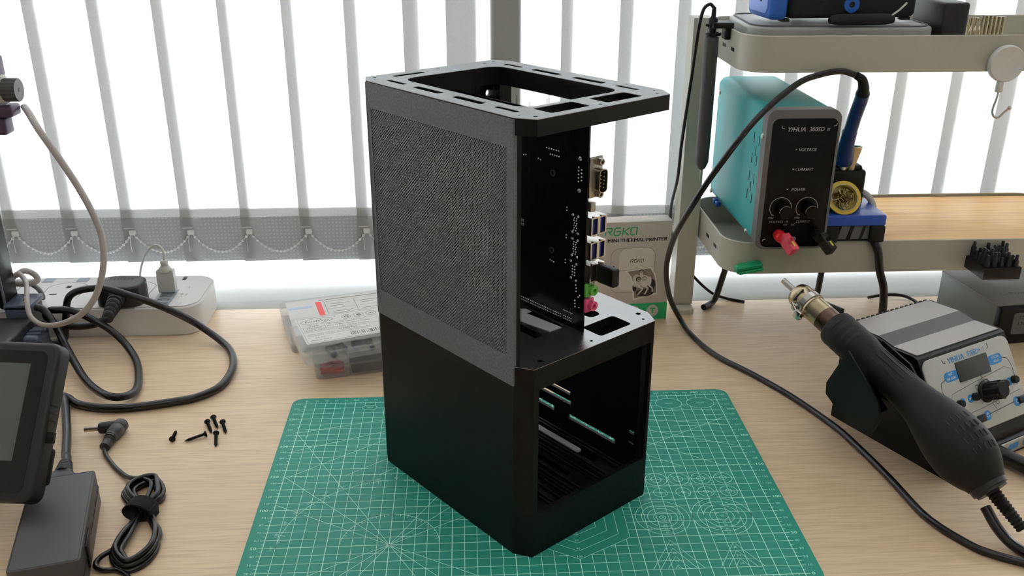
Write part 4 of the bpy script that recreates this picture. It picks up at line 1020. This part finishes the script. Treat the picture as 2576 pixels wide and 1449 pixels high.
for k in range(17): b.box((6 + k * 7, 82, 98.8), (3.6, 6, 4), 0.3)
b.build('vent_slots', 'ink_black', hs_)
Lp = math.hypot(43, 70); up = Vector((0, 43, 70)).normalized(); nr = Vector((0, -70, 43)).normalized()
PT = Vector((0, 0, 100))
def pan(x, d, h=0.0): return axes(PT + Vector((x, 0, 0)) - up * d + nr * h, (1, 0, 0), up, nr)
b = MB(); b.rprism(rrect(LW_ - 3, 76, 9, 6, LW_ / 2, -42), 0, 1.2, 0.5, pan(0, 0, 0)); b.build('control_panel', 'station_panel', hs_)
b = MB(); PL = 1.35
def pl(pts, w_, mi=0, closed=False): b.ribbon([(p[0], -p[1]) for p in pts], w_, pan(0, 0, PL), mi, closed)
b.text('YIHUA', 7.4, pan(46, 11, PL), 1, bold=0.035, sx=1.05); b.text('938BD+', 7, pan(72, 10.6, PL), 1, bold=0.015, sx=0.82); b.text('I', 6, pan(86, 10.4, PL), 1)
pl([(27.5, 8), (28.6, 11), (31.5, 11.6)], 0.8); pl([(92, 6.4), (92.6, 9.8), (90.4, 11.6)], 0.8)
def pill(x, y, w_, h_):
    q = rrect(w_, h_, h_ * 0.45, 4, x, -y); b.add([(p[0], p[1], 0) for p in q], [tuple(range(len(q)))], pan(0, 0, PL - 0.05), 1)
pill(34, 24.5, 20, 9); pill(97, 23, 20, 9)
for x, y, s1, s2 in ((33, 24.4, 'HOT', 'AIR GUN'), (98, 23, 'SOLDER', 'IRON')):
    b.text(s1, 3, pan(x, y - 2, PL), 2, bold=0.02); b.text(s2, 3, pan(x, y + 2, PL), 2, bold=0.02)
pl([(25, 25.5), (18, 28), (16.5, 34), (20, 56), (24, 64)], 0.6); pl([(106, 23), (114, 26), (117, 34), (117, 52)], 0.6)
pl([(27, 58), (24.5, 45), (28, 40), (60, 36.5), (106, 32.5), (114, 36), (117, 47)], 0.35)
pl([(27, 58), (30, 62), (60, 61), (118, 57)], 0.35)
pl([(71, 30), (72.5, 36.5), (79, 39), (86, 47), (83, 56), (76, 60), (79, 66)], 0.6); pl([(66, 68.4), (106, 66)], 0.6)
cx, cy = 71.8, 48
for k in range(40):
    a = R(-225 + k * 270 / 39); l = 1.2 if k % 4 else 2.2
    pl([(cx + 11 * math.cos(a), cy + 11 * math.sin(a)), (cx + (11 + l) * math.cos(a), cy + (11 + l) * math.sin(a))], 0.45)
pl(circ(2.1, 14, 62, 41.5), 0.5, closed=True); pl(circ(2.1, 14, 83, 60.5), 0.5, closed=True); pl(circ(1.6, 14, 88, 56.5), 0.5, closed=True); b.text('+', 4.2, pan(86.6, 51.5, PL), 0)
for x, y, s in ((38, 50, '-'), (49.5, 49.2, '+'), (92.5, 47.4, '-'), (107, 47, '+')):
    pill(x, y, 7.6, 7.4); b.text(s, 6, pan(x - 0.5, y, PL), 2, bold=0.04)
for x, y in ((64.6, 68.8), (109, 66.6)):
    pill(x, y, 10, 9); pl(circ(1.9, 16, x + 0.8, y), 0.5, 2, True); pl([(x + 0.8, y - 2.8), (x + 0.8, y - .6)], 0.5, 2)
plabel(b.build('panel_print', ['ink_black', 'panel_blue', 'card_white'], hs_, recalc=False), 'blue and black panel lettering and lines')
b = MB(); b.rprism(rrect(45, 18.5, 0.8, 2, 65, -23.4), 1.0, 1.8, 0.2, pan(0, 0, 0)); b.build('display', 'screen_black', hs_)
b = MB(); b.lathe([(10.4, 1.2), (10.2, 2.4), (9, 3.6), (8.4, 4), (7.8, 19), (6.8, 20.5), (0.01, 20.5)], 28, pan(cx, cy, 0)); kn = b.build('dial_knob', 'black_plastic', hs_)
b = MB()
for k in range(9):
    a = 2 * PI * k / 9; b.box((8.1 * math.cos(a), 8.1 * math.sin(a), 11.5), (1.6, 1.6, 14), 0.4, pan(cx, cy, 0))
b.build('knob_grip', 'dark_plastic', kn)
for x, y in ((32.9, 50.2), (54.8, 49), (98, 47), (113, 46.6)):
    b = MB(); b.lathe([(3.6, 1), (3.6, 5), (3, 6), (0.01, 6.2)], 18, pan(x, y, 0)); b.build('push_button', 'black_plastic', hs_)
for x, y in ((55, 69.4), (117.5, 66.4)):
    b = MB(); b.box((0, 0, 2), (10.5, 6.6, 3), 0.8, pan(min(x, 116), y, 0)); b.build('rocker_switch', 'dark_plastic', hs_)
b = MB(); b.box((LW_ / 2, -50.8, 8.6), (LW_ - 4, 1.2, 13), 0.4); b.build('lower_plate', 'station_panel', hs_)
b = MB()
for x in (62, 92): q = rrect(16, 7, 3, 4, x, 8.6); b.add([(p[0], p[1], 0) for p in q], [tuple(range(len(q)))], front(0, -51.6, 0))
b.build('lower_print', 'panel_blue', hs_, recalc=False)
b = MB(); b.lathe([(6, 0), (6, 6), (4.6, 7)], 16, front(112, -51, 9)); b.build('socket', 'steel', hs_)
# gun cradle on the left side
crd = [(26, 112), (44, 72), (43, 61), (15, 43), (-10, 44), (-18, 64), (-12, 80)]
F = axes((-61.5, 0, 0), (0, 1, 0), (0, 0, 1), (1, 0, 0))
b = MB(); b.plate(crd, 0, 2, (), F); b.plate([(31, 107), (44, 74), (43, 58), (-26, 52), (-14, 84), (0, 97)], 52, 54, (), F)
b.add(*ext([(44, 72), (43, 61), (15, 42), (15, 44), (41, 62), (42, 72)], -61, -8)); b.box((-4, 20, 66), (10, 26, 30), 1.5); b.build('gun_cradle', 'black_plastic', hs_)
# hot air gun: its own thing, resting in the cradle
gun = thing('hot_air_gun', 'black hot air gun with steel nozzle resting in the station cradle', 'hot air gun', (566, 164, 0), 27)
GX = -35
def gp(f, z): return Vector((GX, -f, z))
spine = [(-134, 135), (-118, 129.6), (-66, 113), (-20, 98.5), (30, 82), (70, 65), (104, 43)]
def seg(f0, z0, f1, z1, prof, n, mats, name, par, roll=0):
    a, c = gp(f0, z0), gp(f1, z1); d_ = (c - a).normalized(); u = Vector((1, 0, 0)); v_ = d_.cross(u)
    b = MB(); b.lathe(prof, n, axes(a, u, v_, d_)); return b.build(name, mats, par), axes(a, u, v_, d_), (c - a).length
D0 = (-134, 135, -20, 98.5)
o, MG, L0 = seg(*D0, [(2.9, 0), (2.9, 20), (2.1, 20), (2.1, 2), (2.9, 0)], 16, 'steel', 'nozzle_tip', gun)
b = MB(); b.lathe([(2.9, 17), (7, 17.6), (10.4, 19.6), (12, 23), (12.4, 27), (12.4, 41), (12.9, 42), (12.9, 43), (12.2, 43.5)], 32, MG); nz = b.build('nozzle_cap', 'gold_steel', gun)
b = MB(); b.box((-13, -3, 33), (6, 7, 5), 0.8, MG); b.box((-15, -6, 41), (6, 9, 8), 1, MG); b.tube([(-15.5, 0, 29), (-16, -8, 45)], 1.5, 8, MG); b.lathe([(12.6, 34), (13.1, 34), (13.1, 40), (12.6, 40)], 32, MG); b.build('clamp_screw', 'steel', nz)
b = MB(); b.box((0, 12.1, 29), (14, 1.2, 1.6), 0.3, MG @ RZ(55)); b.build('cap_slot', 'ink_black', nz)
b = MB(); b.lathe([(12.2, 42), (12.2, 58)], 32, MG); b.lathe([(12.2, 58), (12.2, 80)], 32, MG, 1); b.build('barrel', ['gold_steel', 'heat_steel'], gun)
b = MB(); b.lathe([(12.2, 70), (15.8, 71), (17, 73), (17.4, 90), (17.2, 108), (16, 114), (15.4, 118), (15.2, 120)], 36, MG); col = b.build('vented_collar', 'gun_black', gun)
b = MB()
for a0 in range(0, 360, 90):
    for k in range(4):
        o1 = len(b.v); tz = 78 + k * 7; st_ = list(range(12, 73, 6))
        vs = []
        for q, a in enumerate(st_):
            hw_ = 1.25 if 0 < q < len(st_) - 1 else 0.6
            for dz in (-hw_, hw_): vs.append((17.5 * math.cos(R(a0 + a)), 17.5 * math.sin(R(a0 + a)), tz + dz))
        b.add(vs, [(2 * q, 2 * q + 2, 2 * q + 3, 2 * q + 1) for q in range(len(st_) - 1)], MG)
b.build('collar_slots', 'ink_black', col)
b = MB(); pts = smoothp([gp(-24, 100), gp(0, 92), gp(30, 82), gp(50, 74), gp(70, 64), gp(88, 53.5), gp(100, 46), gp(106, 42)], 4)
rk = [15.2, 15.2, 15.2, 15.3, 15.4, 15.6, 16, 16.6, 17.4, 18.4, 19.6, 21, 22.4, 23.8, 25, 26, 26.7, 27, 27, 26.6, 25.8, 24.6, 23, 21.4, 20, 18.6, 17.4, 16.6, 16]
b.tube(pts, rk[:len(pts)], 28); hd = b.build('handle', 'gun_black', gun)
b = MB()
gn = Vector((0, -0.33, 0.944))
for th_ in (-48, -26, -4, 18):
    off = (Vector((1, 0, 0)) * math.sin(R(th_)) + gn * math.cos(R(th_)))
    b.tube(smoothp([gp(-16, 97.3) + off * 15.2, gp(4, 91) + off * 15.3, gp(34, 80.6) + off * 15.9], 4), 0.75, 5)
b.build('grip_grooves', 'ink_black', hd)
b = MB()
axn = Vector((0, -0.88, -0.47)); upn = Vector((0, -0.47, 0.88))
for i in range(4):
    for j in range(5):
        f = 62 + i * 8.6; th_ = -38 + j * 12 + i * 2
        q = min(range(len(pts)), key=lambda k_: abs(-pts[k_].y - f))
        ctr = Vector(pts[q]) + axn * ((f + pts[q].y) / 0.88)
        c = ctr + (Vector((1, 0, 0)) * math.sin(R(th_)) + upn * math.cos(R(th_))) * (rk[q] + 0.05)
        slope = (rk[min(q + 1, len(rk) - 1)] - rk[max(q - 1, 0)]) / max(1e-3, (Vector(pts[min(q + 1, len(pts) - 1)]) - Vector(pts[max(q - 1, 0)])).length)
        d_ = (axn + (c - ctr).normalized() * slope) * 2.8; b.tube([c - d_, c + d_], 0.95, 6)
b.build('handle_vents', 'ink_black', hd)
b = MB(); b.tube([gp(103, 43.8), gp(110, 39.6)], [15.6, 15.2], 24); b.tube([gp(110, 39.6), gp(112, 38.4)], [13.4, 13], 24); b.build('end_ring', 'dark_plastic', gun)
b = MB(); rel = []; rr_ = []
for k in range(25):
    rel.append(gp(111 + k * 1.3, 39 - k * 0.75) + Vector((0, 0, 0))); rr_.append(6.4 - k * 0.06 if k % 2 else 5.2 - k * 0.05)
b.tube(rel, rr_, 12); b.build('strain_relief', 'black_plastic', gun)
cable('gun_cable', 'black cable leaving the hot air gun towards the lower right corner', [(585, 52, 21), (590, 36, 10), (597, 20, 5), (612, 2, 4.6), (640, -20, 4.6)], 4.4, 'black_cable')
cable('station_lead', 'thick black lead plugged into the lower front of the hot air station', [(646, 158, 9), (651, 148, 9), (660, 133, 8.6), (676, 112, 8.2), (700, 90, 8)], 7.6, 'black_cable')

# ================================================================ POWER STRIP, PLUG, USB
st = thing('power_strip', 'wide white power strip with sockets and USB slots at the left back', 'power strip', (-150, 458, 0))
b = MB(); L = 310; ol = rrect(L, 101, 24, 8, -L / 2, 50.5)
inn = rrect(L - 5, 96, 22, 8, -L / 2, 50.5)
b.rprism([(x, y) for x, y in ol], 0.5, 35, 1.6); b.build('strip_body', 'white_plastic', st)
hl = []
for cx in (-185, -90, -280):
    if cx == -90: continue
socks = (-91, -173, -255)
for cx in socks:
    hl += [quad(cx - 3, 64, cx + 3, 72), quad(cx - 15, 43, cx - 6, 47), quad(cx + 6, 43, cx + 15, 47)]
for k in range(4): hl.append(quad(-53, 8.6 + k * 10.6, -38, 13.6 + k * 10.6))
hl += [quad(-53 + 12, 84, -40 + 4, 96)]
b = MB(); b.plate(inn, 35, 36.4, hl); b.build('top_face', 'white_plastic', st)
b = MB(); b.plate(rrect(L - 12, 90, 20, 8, -L / 2, 50.5), 35.02, 35.2); b.build('slot_floor', 'ink_black', st)
b = MB()
for x0 in (-68, -170, -212, -262): b.plate(quad(x0, 84, x0 + 13, 97), 36.4, 36.9)
b.build('switch', 'socket_grey', st)
b = MB()
for cx in socks:
    b.ribbon([(cx + 26 * math.cos(R(a)), 58 + 24 * math.sin(R(a))) for a in range(20, 161, 10)], 0.8, T(0, 0, 36.45)); b.ribbon([(cx - 24, 66), (cx - 22, 30)], 0.8, T(0, 0, 36.45)); b.ribbon([(cx + 24, 66), (cx + 22, 30)], 0.8, T(0, 0, 36.45))
b.ribbon([(-28, 8), (-23, 8), (-22.4, 12)], 0.6, T(0, 0, 36.45)); b.ribbon([(-30, 62), (-25, 62), (-25, 57)], 0.6, T(0, 0, 36.45))
b.text('3.4A', 6, T(-28, 36, 36.45) @ RZ(90)); b.text('USB', 4, T(-22.6, 36, 36.45) @ RZ(90))
b.build('strip_print', 'ink_grey', st, recalc=False)
b = MB(); b.plate(quad(-56, 6, -35, 52), 36.4, 36.8, [quad(-53, 8.6 + k * 10.6, -38, 13.6 + k * 10.6) for k in range(4)]); b.build('usb_frame', 'socket_grey', st)
# three pin plug
up_ = thing('mains_plug', 'chunky black fused mains plug pushed into the white power strip', 'plug', (-241, 480, 36.9))
OUT = []
for a in range(0, 360, 12):
    ca, sa = math.cos(R(a)), math.sin(R(a)); e = 0.62
    OUT.append((27 * math.copysign(abs(ca) ** e, ca), -2 + 21 * math.copysign(abs(sa) ** e, sa)))
b = MB(); b.rprism(OUT, 0, 25, 4, I4, 0, 3); b.build('plug_body', 'dark_plastic', up_)
b = MB(); b.text('FUSED', 9, T(-1, 4, 25.1), bold=0.02, sx=1.1); b.ribbon([(-17, 8.6), (-12, 13.4), (0, 15), (12, 13.4), (17, 8.6), (-17, 8.6)], 0.9, T(0, 0, 25.1)); b.text('250V~', 4.6, T(0, 11.2, 25.1), bold=0.03); b.ribbon([(-10, -7), (0, -5.4), (10, -7)], 1, T(0, 0, 25.1)); b.build('plug_mark', 'ink_black', up_, recalc=False)
b = MB()
for k, (y, r_) in enumerate(((-22, 10), (-28, 9.4), (-34, 8.8), (-40, 8), (-46, 7.2), (-52, 6.6))):
    b.lathe([(r_ * 0.8, 0), (r_, 0.8), (r_, 4.4), (r_ * 0.8, 5.2)], 18, axes((0, y, 12 - k * 1.6), (1, 0, 0), (0, 0.2, 1), (0, -1, -0.25)))
b.tube([(0, -20, 12), (0, -38, 7.6), (0, -56, 2)], [7, 6, 5], 14); b.build('strain_relief', 'dark_plastic', up_)
t = thing('usb_plug', 'small white USB plug standing upright in the power strip', 'usb plug', (-195.4, 500.8, 32))
b = MB(); b.rprism([(-10, -4.5), (10, -4.5), (10, 4.5), (-10, 4.5)], 6, 36, 2.6, I4, 0, 3, True); b.lathe([(7.4, 33), (6.6, 38), (5, 39), (5, 41), (4.3, 41), (4.3, 43), (4.8, 43), (4.8, 45), (3.4, 47)], 14); b.build('plug_body', 'usb_white', t)
b = MB(); b.box((0, 0, 4.6), (12, 4.4, 4), 0.2); b.build('metal_shell', 'steel', t)
cable('usb_cable', 'thin white cable arching from the USB plug to behind the power strip', [(-195.4, 500.8, 76), (-194.5, 502, 84), (-196, 504, 91), (-200.5, 506, 95.2), (-207.1, 510, 94.3), (-215.8, 516, 87.5), (-225.4, 525, 76.1), (-235.1, 540, 60.7), (-245.5, 560, 45), (-250, 567, 30), (-252, 580, 3)], 1.5, 'usb_white')
cable('mains_cable', 'black mains cable looping from the power adapter over the plug to the power strip', [(-189.4, 155.8, 20), (-193, 166, 18.2), (-199, 179, 15), (-218, 228.2, 9), (-241.2, 284.1, 8), (-247.4, 295.5, 9.4), (-243, 297, 7), (-232.2, 289.6, 4.4), (-209.3, 280.9, 4.4), (-185.2, 278, 4.4), (-160.2, 282, 4.4), (-136.2, 288.7, 4.4), (-112.7, 298.3, 4.4), (-95, 321.3, 4.4), (-91.7, 359.1, 4.4), (-100.3, 396.2, 4.4), (-116.6, 423.3, 6), (-147.1, 445, 18), (-169.5, 440.5, 36), (-193, 438.2, 50), (-216.9, 437.8, 60), (-244, 444, 66.4), (-262.5, 446, 66.6), (-279.1, 447, 63), (-288.8, 446, 57), (-294, 446, 46), (-297, 446, 32), (-300, 444, 16), (-303, 440, 5), (-318, 430, 4.4)], 4.2, 'black_cable')
cable('printer_cable', 'black cable looping from the fused plug across the desk to the 3D printer', [(-241, 427, 38.5), (-247, 424, 36), (-255.9, 426, 31), (-272, 429, 27), (-292.2, 431, 27), (-303.7, 432, 31), (-311, 433, 36), (-312.5, 432, 42), (-305.9, 430, 47), (-297.2, 429, 48), (-283.2, 427.5, 48), (-269, 424, 44), (-254.6, 422, 36), (-239.2, 420, 26), (-221.3, 410, 13), (-201.6, 382, 5.4), (-186.4, 341.6, 4.4), (-180.5, 312, 5.5), (-185.1, 292, 10), (-197.5, 290, 11.5), (-216.3, 307, 9), (-238.7, 334, 8), (-263.2, 369.4, 13), (-283.3, 398, 23), (-293, 411, 32), (-301, 416, 44), (-309, 421, 52), (-317.5, 424, 54)], 4.2, 'black_cable')

# ================================================================ LAPTOP-STYLE POWER ADAPTER
ad = thing('power_adapter', 'black rectangular power adapter brick lying at the lower left', 'power adapter', (-160.5, 60, 0), 14.5)
b = MB(); b.rprism(rrect(50, 123, 3, 3), 0, 31.5, 1.2, I4, 0, 3, True); b.build('adapter_body', 'charcoal', ad)
b = MB(); b.plate(rrect(51, 124, 3.4, 3), 15.4, 16.2); b.plate(rrect(47.4, 120.4, 2.4, 3), 31.5, 31.62, [rrect(46.6, 119.6, 2, 3)]); b.build('seam', 'black_plastic', ad)
b = MB(); b.box((25.6, -26, 16), (1.6, 24, 20), 0.6); b.build('label_plate', 'black_plastic', ad)
b = MB(); b.box((-4, 62.4, 19), (28, 3, 21), 1); b.build('inlet', 'black_plastic', ad)
t = thing('adapter_plug', 'black moulded mains connector pushed into the power adapter', 'plug', (-160.5, 60, 0), 14.5)
b = MB(); Mx = axes((-4, 63.5, 20.5), (1, 0, 0), (0, 0, 1), (0, 1, 0))
b.rprism([(-12, -8), (12, -8), (12, 4), (8, 8), (-8, 8), (-12, 4)], 0, 9, 1.5, Mx); b.rprism(rrect(18, 13, 4, 3), 8.5, 16, 2, Mx); b.build('connector', 'dark_plastic', t)
b = MB()
for k in range(6): b.lathe([(7.2 - k * .4, 0), (7.9 - k * 0.45, 0.6), (7.9 - k * 0.45, 2.4), (6.8 - k * .4, 3)], 14, Mx @ T(0, 0, 15 + k * 3.3))
b.lathe([(5.4, 14), (4.5, 35.5)], 14, Mx); b.build('strain_relief', 'dark_plastic', t)

# ================================================================ DC LEAD: plug, coiled cable, hook-and-loop tie
dc = thing('dc_plug', 'black right-angle barrel plug with bright metal tip lying on the desk', 'plug', (-174, 236, 0))
def lay(p0, p1, prof, n, name, m_, par):
    a, c = Vector(p0), Vector(p1); d_ = (c - a).normalized(); u = d_.orthogonal().normalized()
    b = MB(); b.lathe(prof, n, axes(a, u, d_.cross(u), d_)); return b.build(name, m_, par)
lay((-30, -2, 7), (-16, 0, 7), [(2.6, 0), (2.75, 0.4), (2.75, 14), (1.3, 14)], 16, 'barrel_tip', 'nickel', dc)
lay((-17, -0.4, 7), (0, 2, 7), [(4.2, 0), (5.2, 0.8), (5.6, 3), (6, 12), (6.2, 18)], 18, 'elbow', 'dark_plastic', dc)
lay((3, 8, 7.2), (-0.4, -17, 6.6), [(3, 0), (6, 0.8), (6.9, 2.4), (6.9, 9), (6.2, 9.6), (6.9, 10.2), (6.9, 20), (6, 21), (5.6, 25)], 20, 'plug_body', 'charcoal', dc)
rp = lay((-0.4, -17, 6.6), (-1, -33, 5), [(5.4, 0), (5.6, 2), (4.9, 2.4), (5.4, 3.4), (4.7, 4.4), (5.2, 5.4), (4.5, 6.4), (5, 7.4), (4.6, 9), (4.8, 11), (4.8, 15), (3, 16)], 16, 'strain_relief', 'dark_plastic', dc)
coil = thing('dc_cable', 'black DC cable coiled in a bundle beside the power adapter', 'cable', (-105, 95, 0))
o0 = Vector((-105, 95, 0))
def ctube(pts, closed=False, r_=2.1, name='cable_turn'):
    b = MB(); b.tube([p - o0 for p in smoothp(pts, 6, closed)], r_, 8, closed=closed); return b.build(name, 'black_cable', coil)
ctube([(-175, 203, 4.6), (-172, 196, 3), (-165, 186, 2.3), (-154, 172, 2.3), (-142, 159, 3), (-132, 150, 6), (-122, 146, 8), (-112, 138, 8), (-110, 120, 7), (-111, 104, 7)], name='lead')
fam = [((-106, 102), (-133, 120, 118), (-104, 150, 138), (-103, 122), (-84, 64), (-96, 32), (-118, 62))]
for k in range(5):
    j = k * 1.0; z = 2.3 + (k % 3) * 3.6; e = k * 2.4
    ctube([(-111 + k, 104, 6 + k), (-126 + e * 0.6, 118 + k, z), (-135 + e, 133, z), (-128 + e, 148 - k * 1.2, z), (-114 + e * 0.4, 151 - k * 1.5, z), (-105 - k * 0.6 + (3 if k % 2 else 0), 138 - k, z), (-102 + (k % 2) * 3, 122, z), (-108 + k * 0.4, 104, 6 + k),
           (-101 + k * 0.8, 92, 6), (-90 + (k % 2) * 3, 74, z), (-84 - e * 0.5, 56, z), (-87 - e * 0.7, 38 + k * 1.4, z), (-98 - k * 0.4, 29 + k * 2, z), (-110 + k, 36 + k * 2, z), (-118 + e * 0.8, 52, z), (-117 + e * 0.8, 70, z), (-112 + e * 0.3, 90, 6)], True)
ctube([(-117, 52, 5), (-124, 44, 4), (-125, 36, 3), (-118, 31, 2.4), (-106, 30, 2.4), (-94, 20, 2.3), (-88, 4, 2.3), (-96, -20, 2.3)], name='lead')
t = thing('cable_tie', 'fuzzy black hook-and-loop strap around the coiled cable', 'strap', (-110, 101, 0), -14)
b = MB(); pts = [(12.5 * math.cos(R(a)), 8.6 + 8.4 * math.sin(R(a))) for a in range(0, 360, 20)]
vs = []; fs = []; k = len(pts)
for y in (-7, 7):
    for p in pts: vs.append((p[0], y + p[0] * 0.05, p[1]))
for y in (-7, 7):
    for p in pts: vs.append((p[0] * 0.9, y, 8.6 + (p[1] - 8.6) * 0.86))
for i in range(k):
    j = (i + 1) % k
    fs += [(i, j, k + j, k + i), (2 * k + i, 3 * k + i, 3 * k + j, 2 * k + j), (i, 2 * k + i, 2 * k + j, j), (k + i, k + j, 3 * k + j, 3 * k + i)]
b.add(vs, fs); b.box((13, -1.5, 8), (2.6, 13, 11), 1.2); b.build('strap', 'velcro', t)

# ================================================================ SCREWS
def screw(label, hd_, tp):
    a, c = Vector((*hd_, 2.0)), Vector((*tp, 1.3)); a.z = 3.0
    t = thing('wood_screw', label, 'screw', (hd_[0], hd_[1], 0)); a -= Vector((hd_[0], hd_[1], 0)); c -= Vector((hd_[0], hd_[1], 0))
    d_ = (c - a).normalized(); u = d_.orthogonal().normalized(); M = axes(a, u, d_.cross(u), d_); L_ = (c - a).length
    b = MB(); b.lathe([(1.2, 0.5), (1.6, 0.1), (3.0, 0), (3.1, 0.5), (1.5, 2.6), (1.2, 3)], 16, M); b.build('screw_head', 'screw_black', t)
    pr_ = []; z = 2.6; k = 0
    while z < L_ - 4: pr_.append((1.25 if k % 2 else 1.6, z)); z += 0.55; k += 1
    pr_ += [(1.1, L_ - 3), (0.1, L_)]
    b = MB(); b.lathe(pr_, 10, M); b.build('shank', 'screw_black', t)
screw('black countersunk screw lying alone with its head towards the viewer, leftmost', (-117.3, 218.5), (-118.9, 238))
screw('black screw lying crosswise with its tip pointing left', (-87.4, 227.6), (-106, 217))
screw('black screw farthest back in the little heap', (-88.2, 258.5), (-79.4, 239))
screw('black screw at the left of the heap, head behind the crosswise one', (-92, 250.2), (-83.4, 231))
screw('black screw at the right of the heap, slightly apart', (-76.9, 249), (-69.4, 229.3))
screw('black screw lying at the front of the heap, tip towards the viewer', (-78.3, 228.2), (-73.5, 205.5))

# ================================================================ 3D PRINTER at the left edge
pr3 = thing('desktop_printer', 'black and grey 3D printer frame with a tilted touch screen at the left edge', '3D printer', (-420, 420, 0))
o0 = Vector((-420, 420, 0))
def W(x, y, z): return (x + 420, y - 420, z)
b = MB(); b.box((W(-560, 285, 27)), (480, 270, 35), 4); b.build('base', 'dark_plastic', pr3)
for x in (-760, -360):
    for y in (170, 400): MB().lathe([(12, 0), (12, 10)], 16, T(*W(x, y, 0))).build('foot', 'black_plastic', pr3)
b = MB(); b.box(W(-332, 402, 19), (54, 34, 30), 4); b.box(W(-322, 396, 34.3), (34, 4, 2), .6); b.box(W(-322, 404, 34.3), (34, 4, 2), .6); b.build('side_foot', 'bracket_blue', pr3)
b = MB(); b.box(W(-364, 445, 270), (23, 30, 440), 1)
for x in (-371, -357): b.box(W(x, 429.6, 270), (3.4, 2, 440), 0.4)
b.build('upright_extrusion', 'black_plastic', pr3)
b = MB(); 
for x in (-374.6, -364, -353.4): b.box(W(x, 428.8, 270), (2.6, 1.6, 440), 0.3)
b.build('extrusion_face', 'alu', pr3)
b = MB(); b.box(W(-338, 440, 54), (30, 36, 6), 1.2); b.box(W(-338, 424, 40), (28, 4, 30), 1); b.build('corner_bracket', 'bracket_blue', pr3)
b = MB(); b.lathe([(3.4, 0), (3.4, 1), (2, 2.2), (0.01, 2.4)], 14, T(*W(-333, 436, 57))); b.build('bracket_screw', 'steel', pr3)
b = MB(); b.box(W(-338, 441, 26), (26, 30, 48), 1); b.build('stepper_motor', 'charcoal', pr3)
b = MB(); b.box(W(-460, 440, 294), (250, 20, 20), 1); b.build('gantry_beam', 'black_plastic', pr3)
for c_, s_ in (((-335, 438, 318), (50, 22, 22)), ((-326, 438, 273), (48, 24, 12)), ((-335, 438, 257), (46, 20, 18))): MB().box(W(*c_), s_, 3).build('tensioner_shell', 'purple_grey', pr3)
b = MB(); b.box(W(-326, 436, 295), (40, 14, 30), 4); b.build('tensioner_plate', 'usb_white', pr3)
b = MB(); kk = []
for i in range(40):
    a = 2 * PI * i / 40; rr = 12 if i % 2 else 11.3; kk.append((rr * math.cos(a), rr * math.sin(a)))
b.plate(kk, 0, 14, [circ(2, 10)], axes(W(-306, 430, 295.5), (0, 1, 0), (0, 0, 1), (1, 0, 0))); b.lathe([(6, -14), (6, 1)], 12, axes(W(-306, 430, 295.5), (0, 1, 0), (0, 0, 1), (1, 0, 0))); kn = b.build('tension_knob', 'charcoal', pr3)
b = MB(); b.lathe([(2.2, 0.05), (11.2, 0.05), (11.2, 0.3), (2.2, 0.3), (2.2, 0.05)], 32, axes(W(-292, 430, 295.5), (0, 1, 0), (0, 0, 1), (1, 0, 0))); b.build('knob_face', 'grey_plastic', kn)
b = MB(); b.tube([W(-306, 430, 295.5), W(-291.6, 430, 295.5)], 1.8, 8); b.build('knob_screw', 'purple_grey', kn)
# touch screen
a_ = R(-7.7); X_ = Vector((math.cos(a_), math.sin(a_), 0)); AB = Vector((10.7, 79.5, 100)).normalized(); Y_ = (AB - X_ * AB.dot(X_)).normalized(); Z_ = X_.cross(Y_)
MS = axes(W(-175, 59, 45), X_, Y_, Z_)
b = MB(); b.rprism(rrect(170, 128, 9, 4, -85, 64), -16, 0, 4, MS, 0, 3); b.rprism(rrect(150, 104, 9, 4, -84, 64), -27, -15, 1, MS); scr = b.build('touch_screen', 'dark_plastic', pr3)
b = MB(); b.plate(rrect(156, 113, 6, 4, -87, 64), 0.02, 0.4, (), MS); b.build('bezel', 'screen_black', scr)
b = MB(); b.plate(quad(-145, 32, -22, 110), 0.42, 0.6, (), MS); b.build('display', 'screen_grey', scr)
b = MB()
for k in range(3): b.box((0.1, 66 + k * 6, -7), (1, 2, 12), 0.3, MS)
b.build('side_slots', 'ink_black', scr)
b = MB(); b.box((1, 52, -6), (9, 9, 5), 0.8, MS); b.box((-6, 30, -18), (14, 30, 8), 3, MS); b.build('memory_card', 'black_plastic', scr)
b = MB(); b.box((-95, 40, -60), (30, 12, 90), 2, MS); b.build('screen_arm', 'dark_plastic', pr3)
cable('ribbon_cable', 'long white sleeved cable sweeping from the printer knob down in front of the power strip', [(-300, 452, 274), (-291, 440, 269), (-276.8, 425, 253.4), (-261.9, 425, 223.4), (-249.9, 425, 197.2), (-239.9, 425, 170.4), (-233, 424, 145.7), (-231.2, 421, 125.7), (-232.3, 417, 107.9), (-237, 413, 89.1), (-244.9, 409, 70.9), (-256, 405, 57), (-268, 403, 49), (-282.6, 402, 43), (-297.4, 402, 41), (-309, 404, 43), (-318, 408, 50), (-322, 414, 57), (-326, 424, 63), (-333, 444, 71), (-340.8, 458, 75), (-350, 467, 78)], 3.9, 'white_cable', flat=0.7)
cable('ribbon_cable', 'small loop of white sleeved cable behind the printer upright', [(-366, 466, 70), (-352.8, 468, 76.5), (-345.5, 472, 79.5), (-338.2, 476, 74.1), (-334.6, 476, 67.1), (-340, 472, 64), (-350, 470, 64), (-362, 468, 66)], 3.6, 'white_cable')
cable('grey_cable', 'short grey cable curving down behind the 3D printer bracket', [(-372, 472, 66.4), (-357.4, 474, 64.1), (-346, 478, 60.9), (-338, 480, 53), (-335, 480, 45), (-336, 482, 40)], 2.8, 'grey_cable')
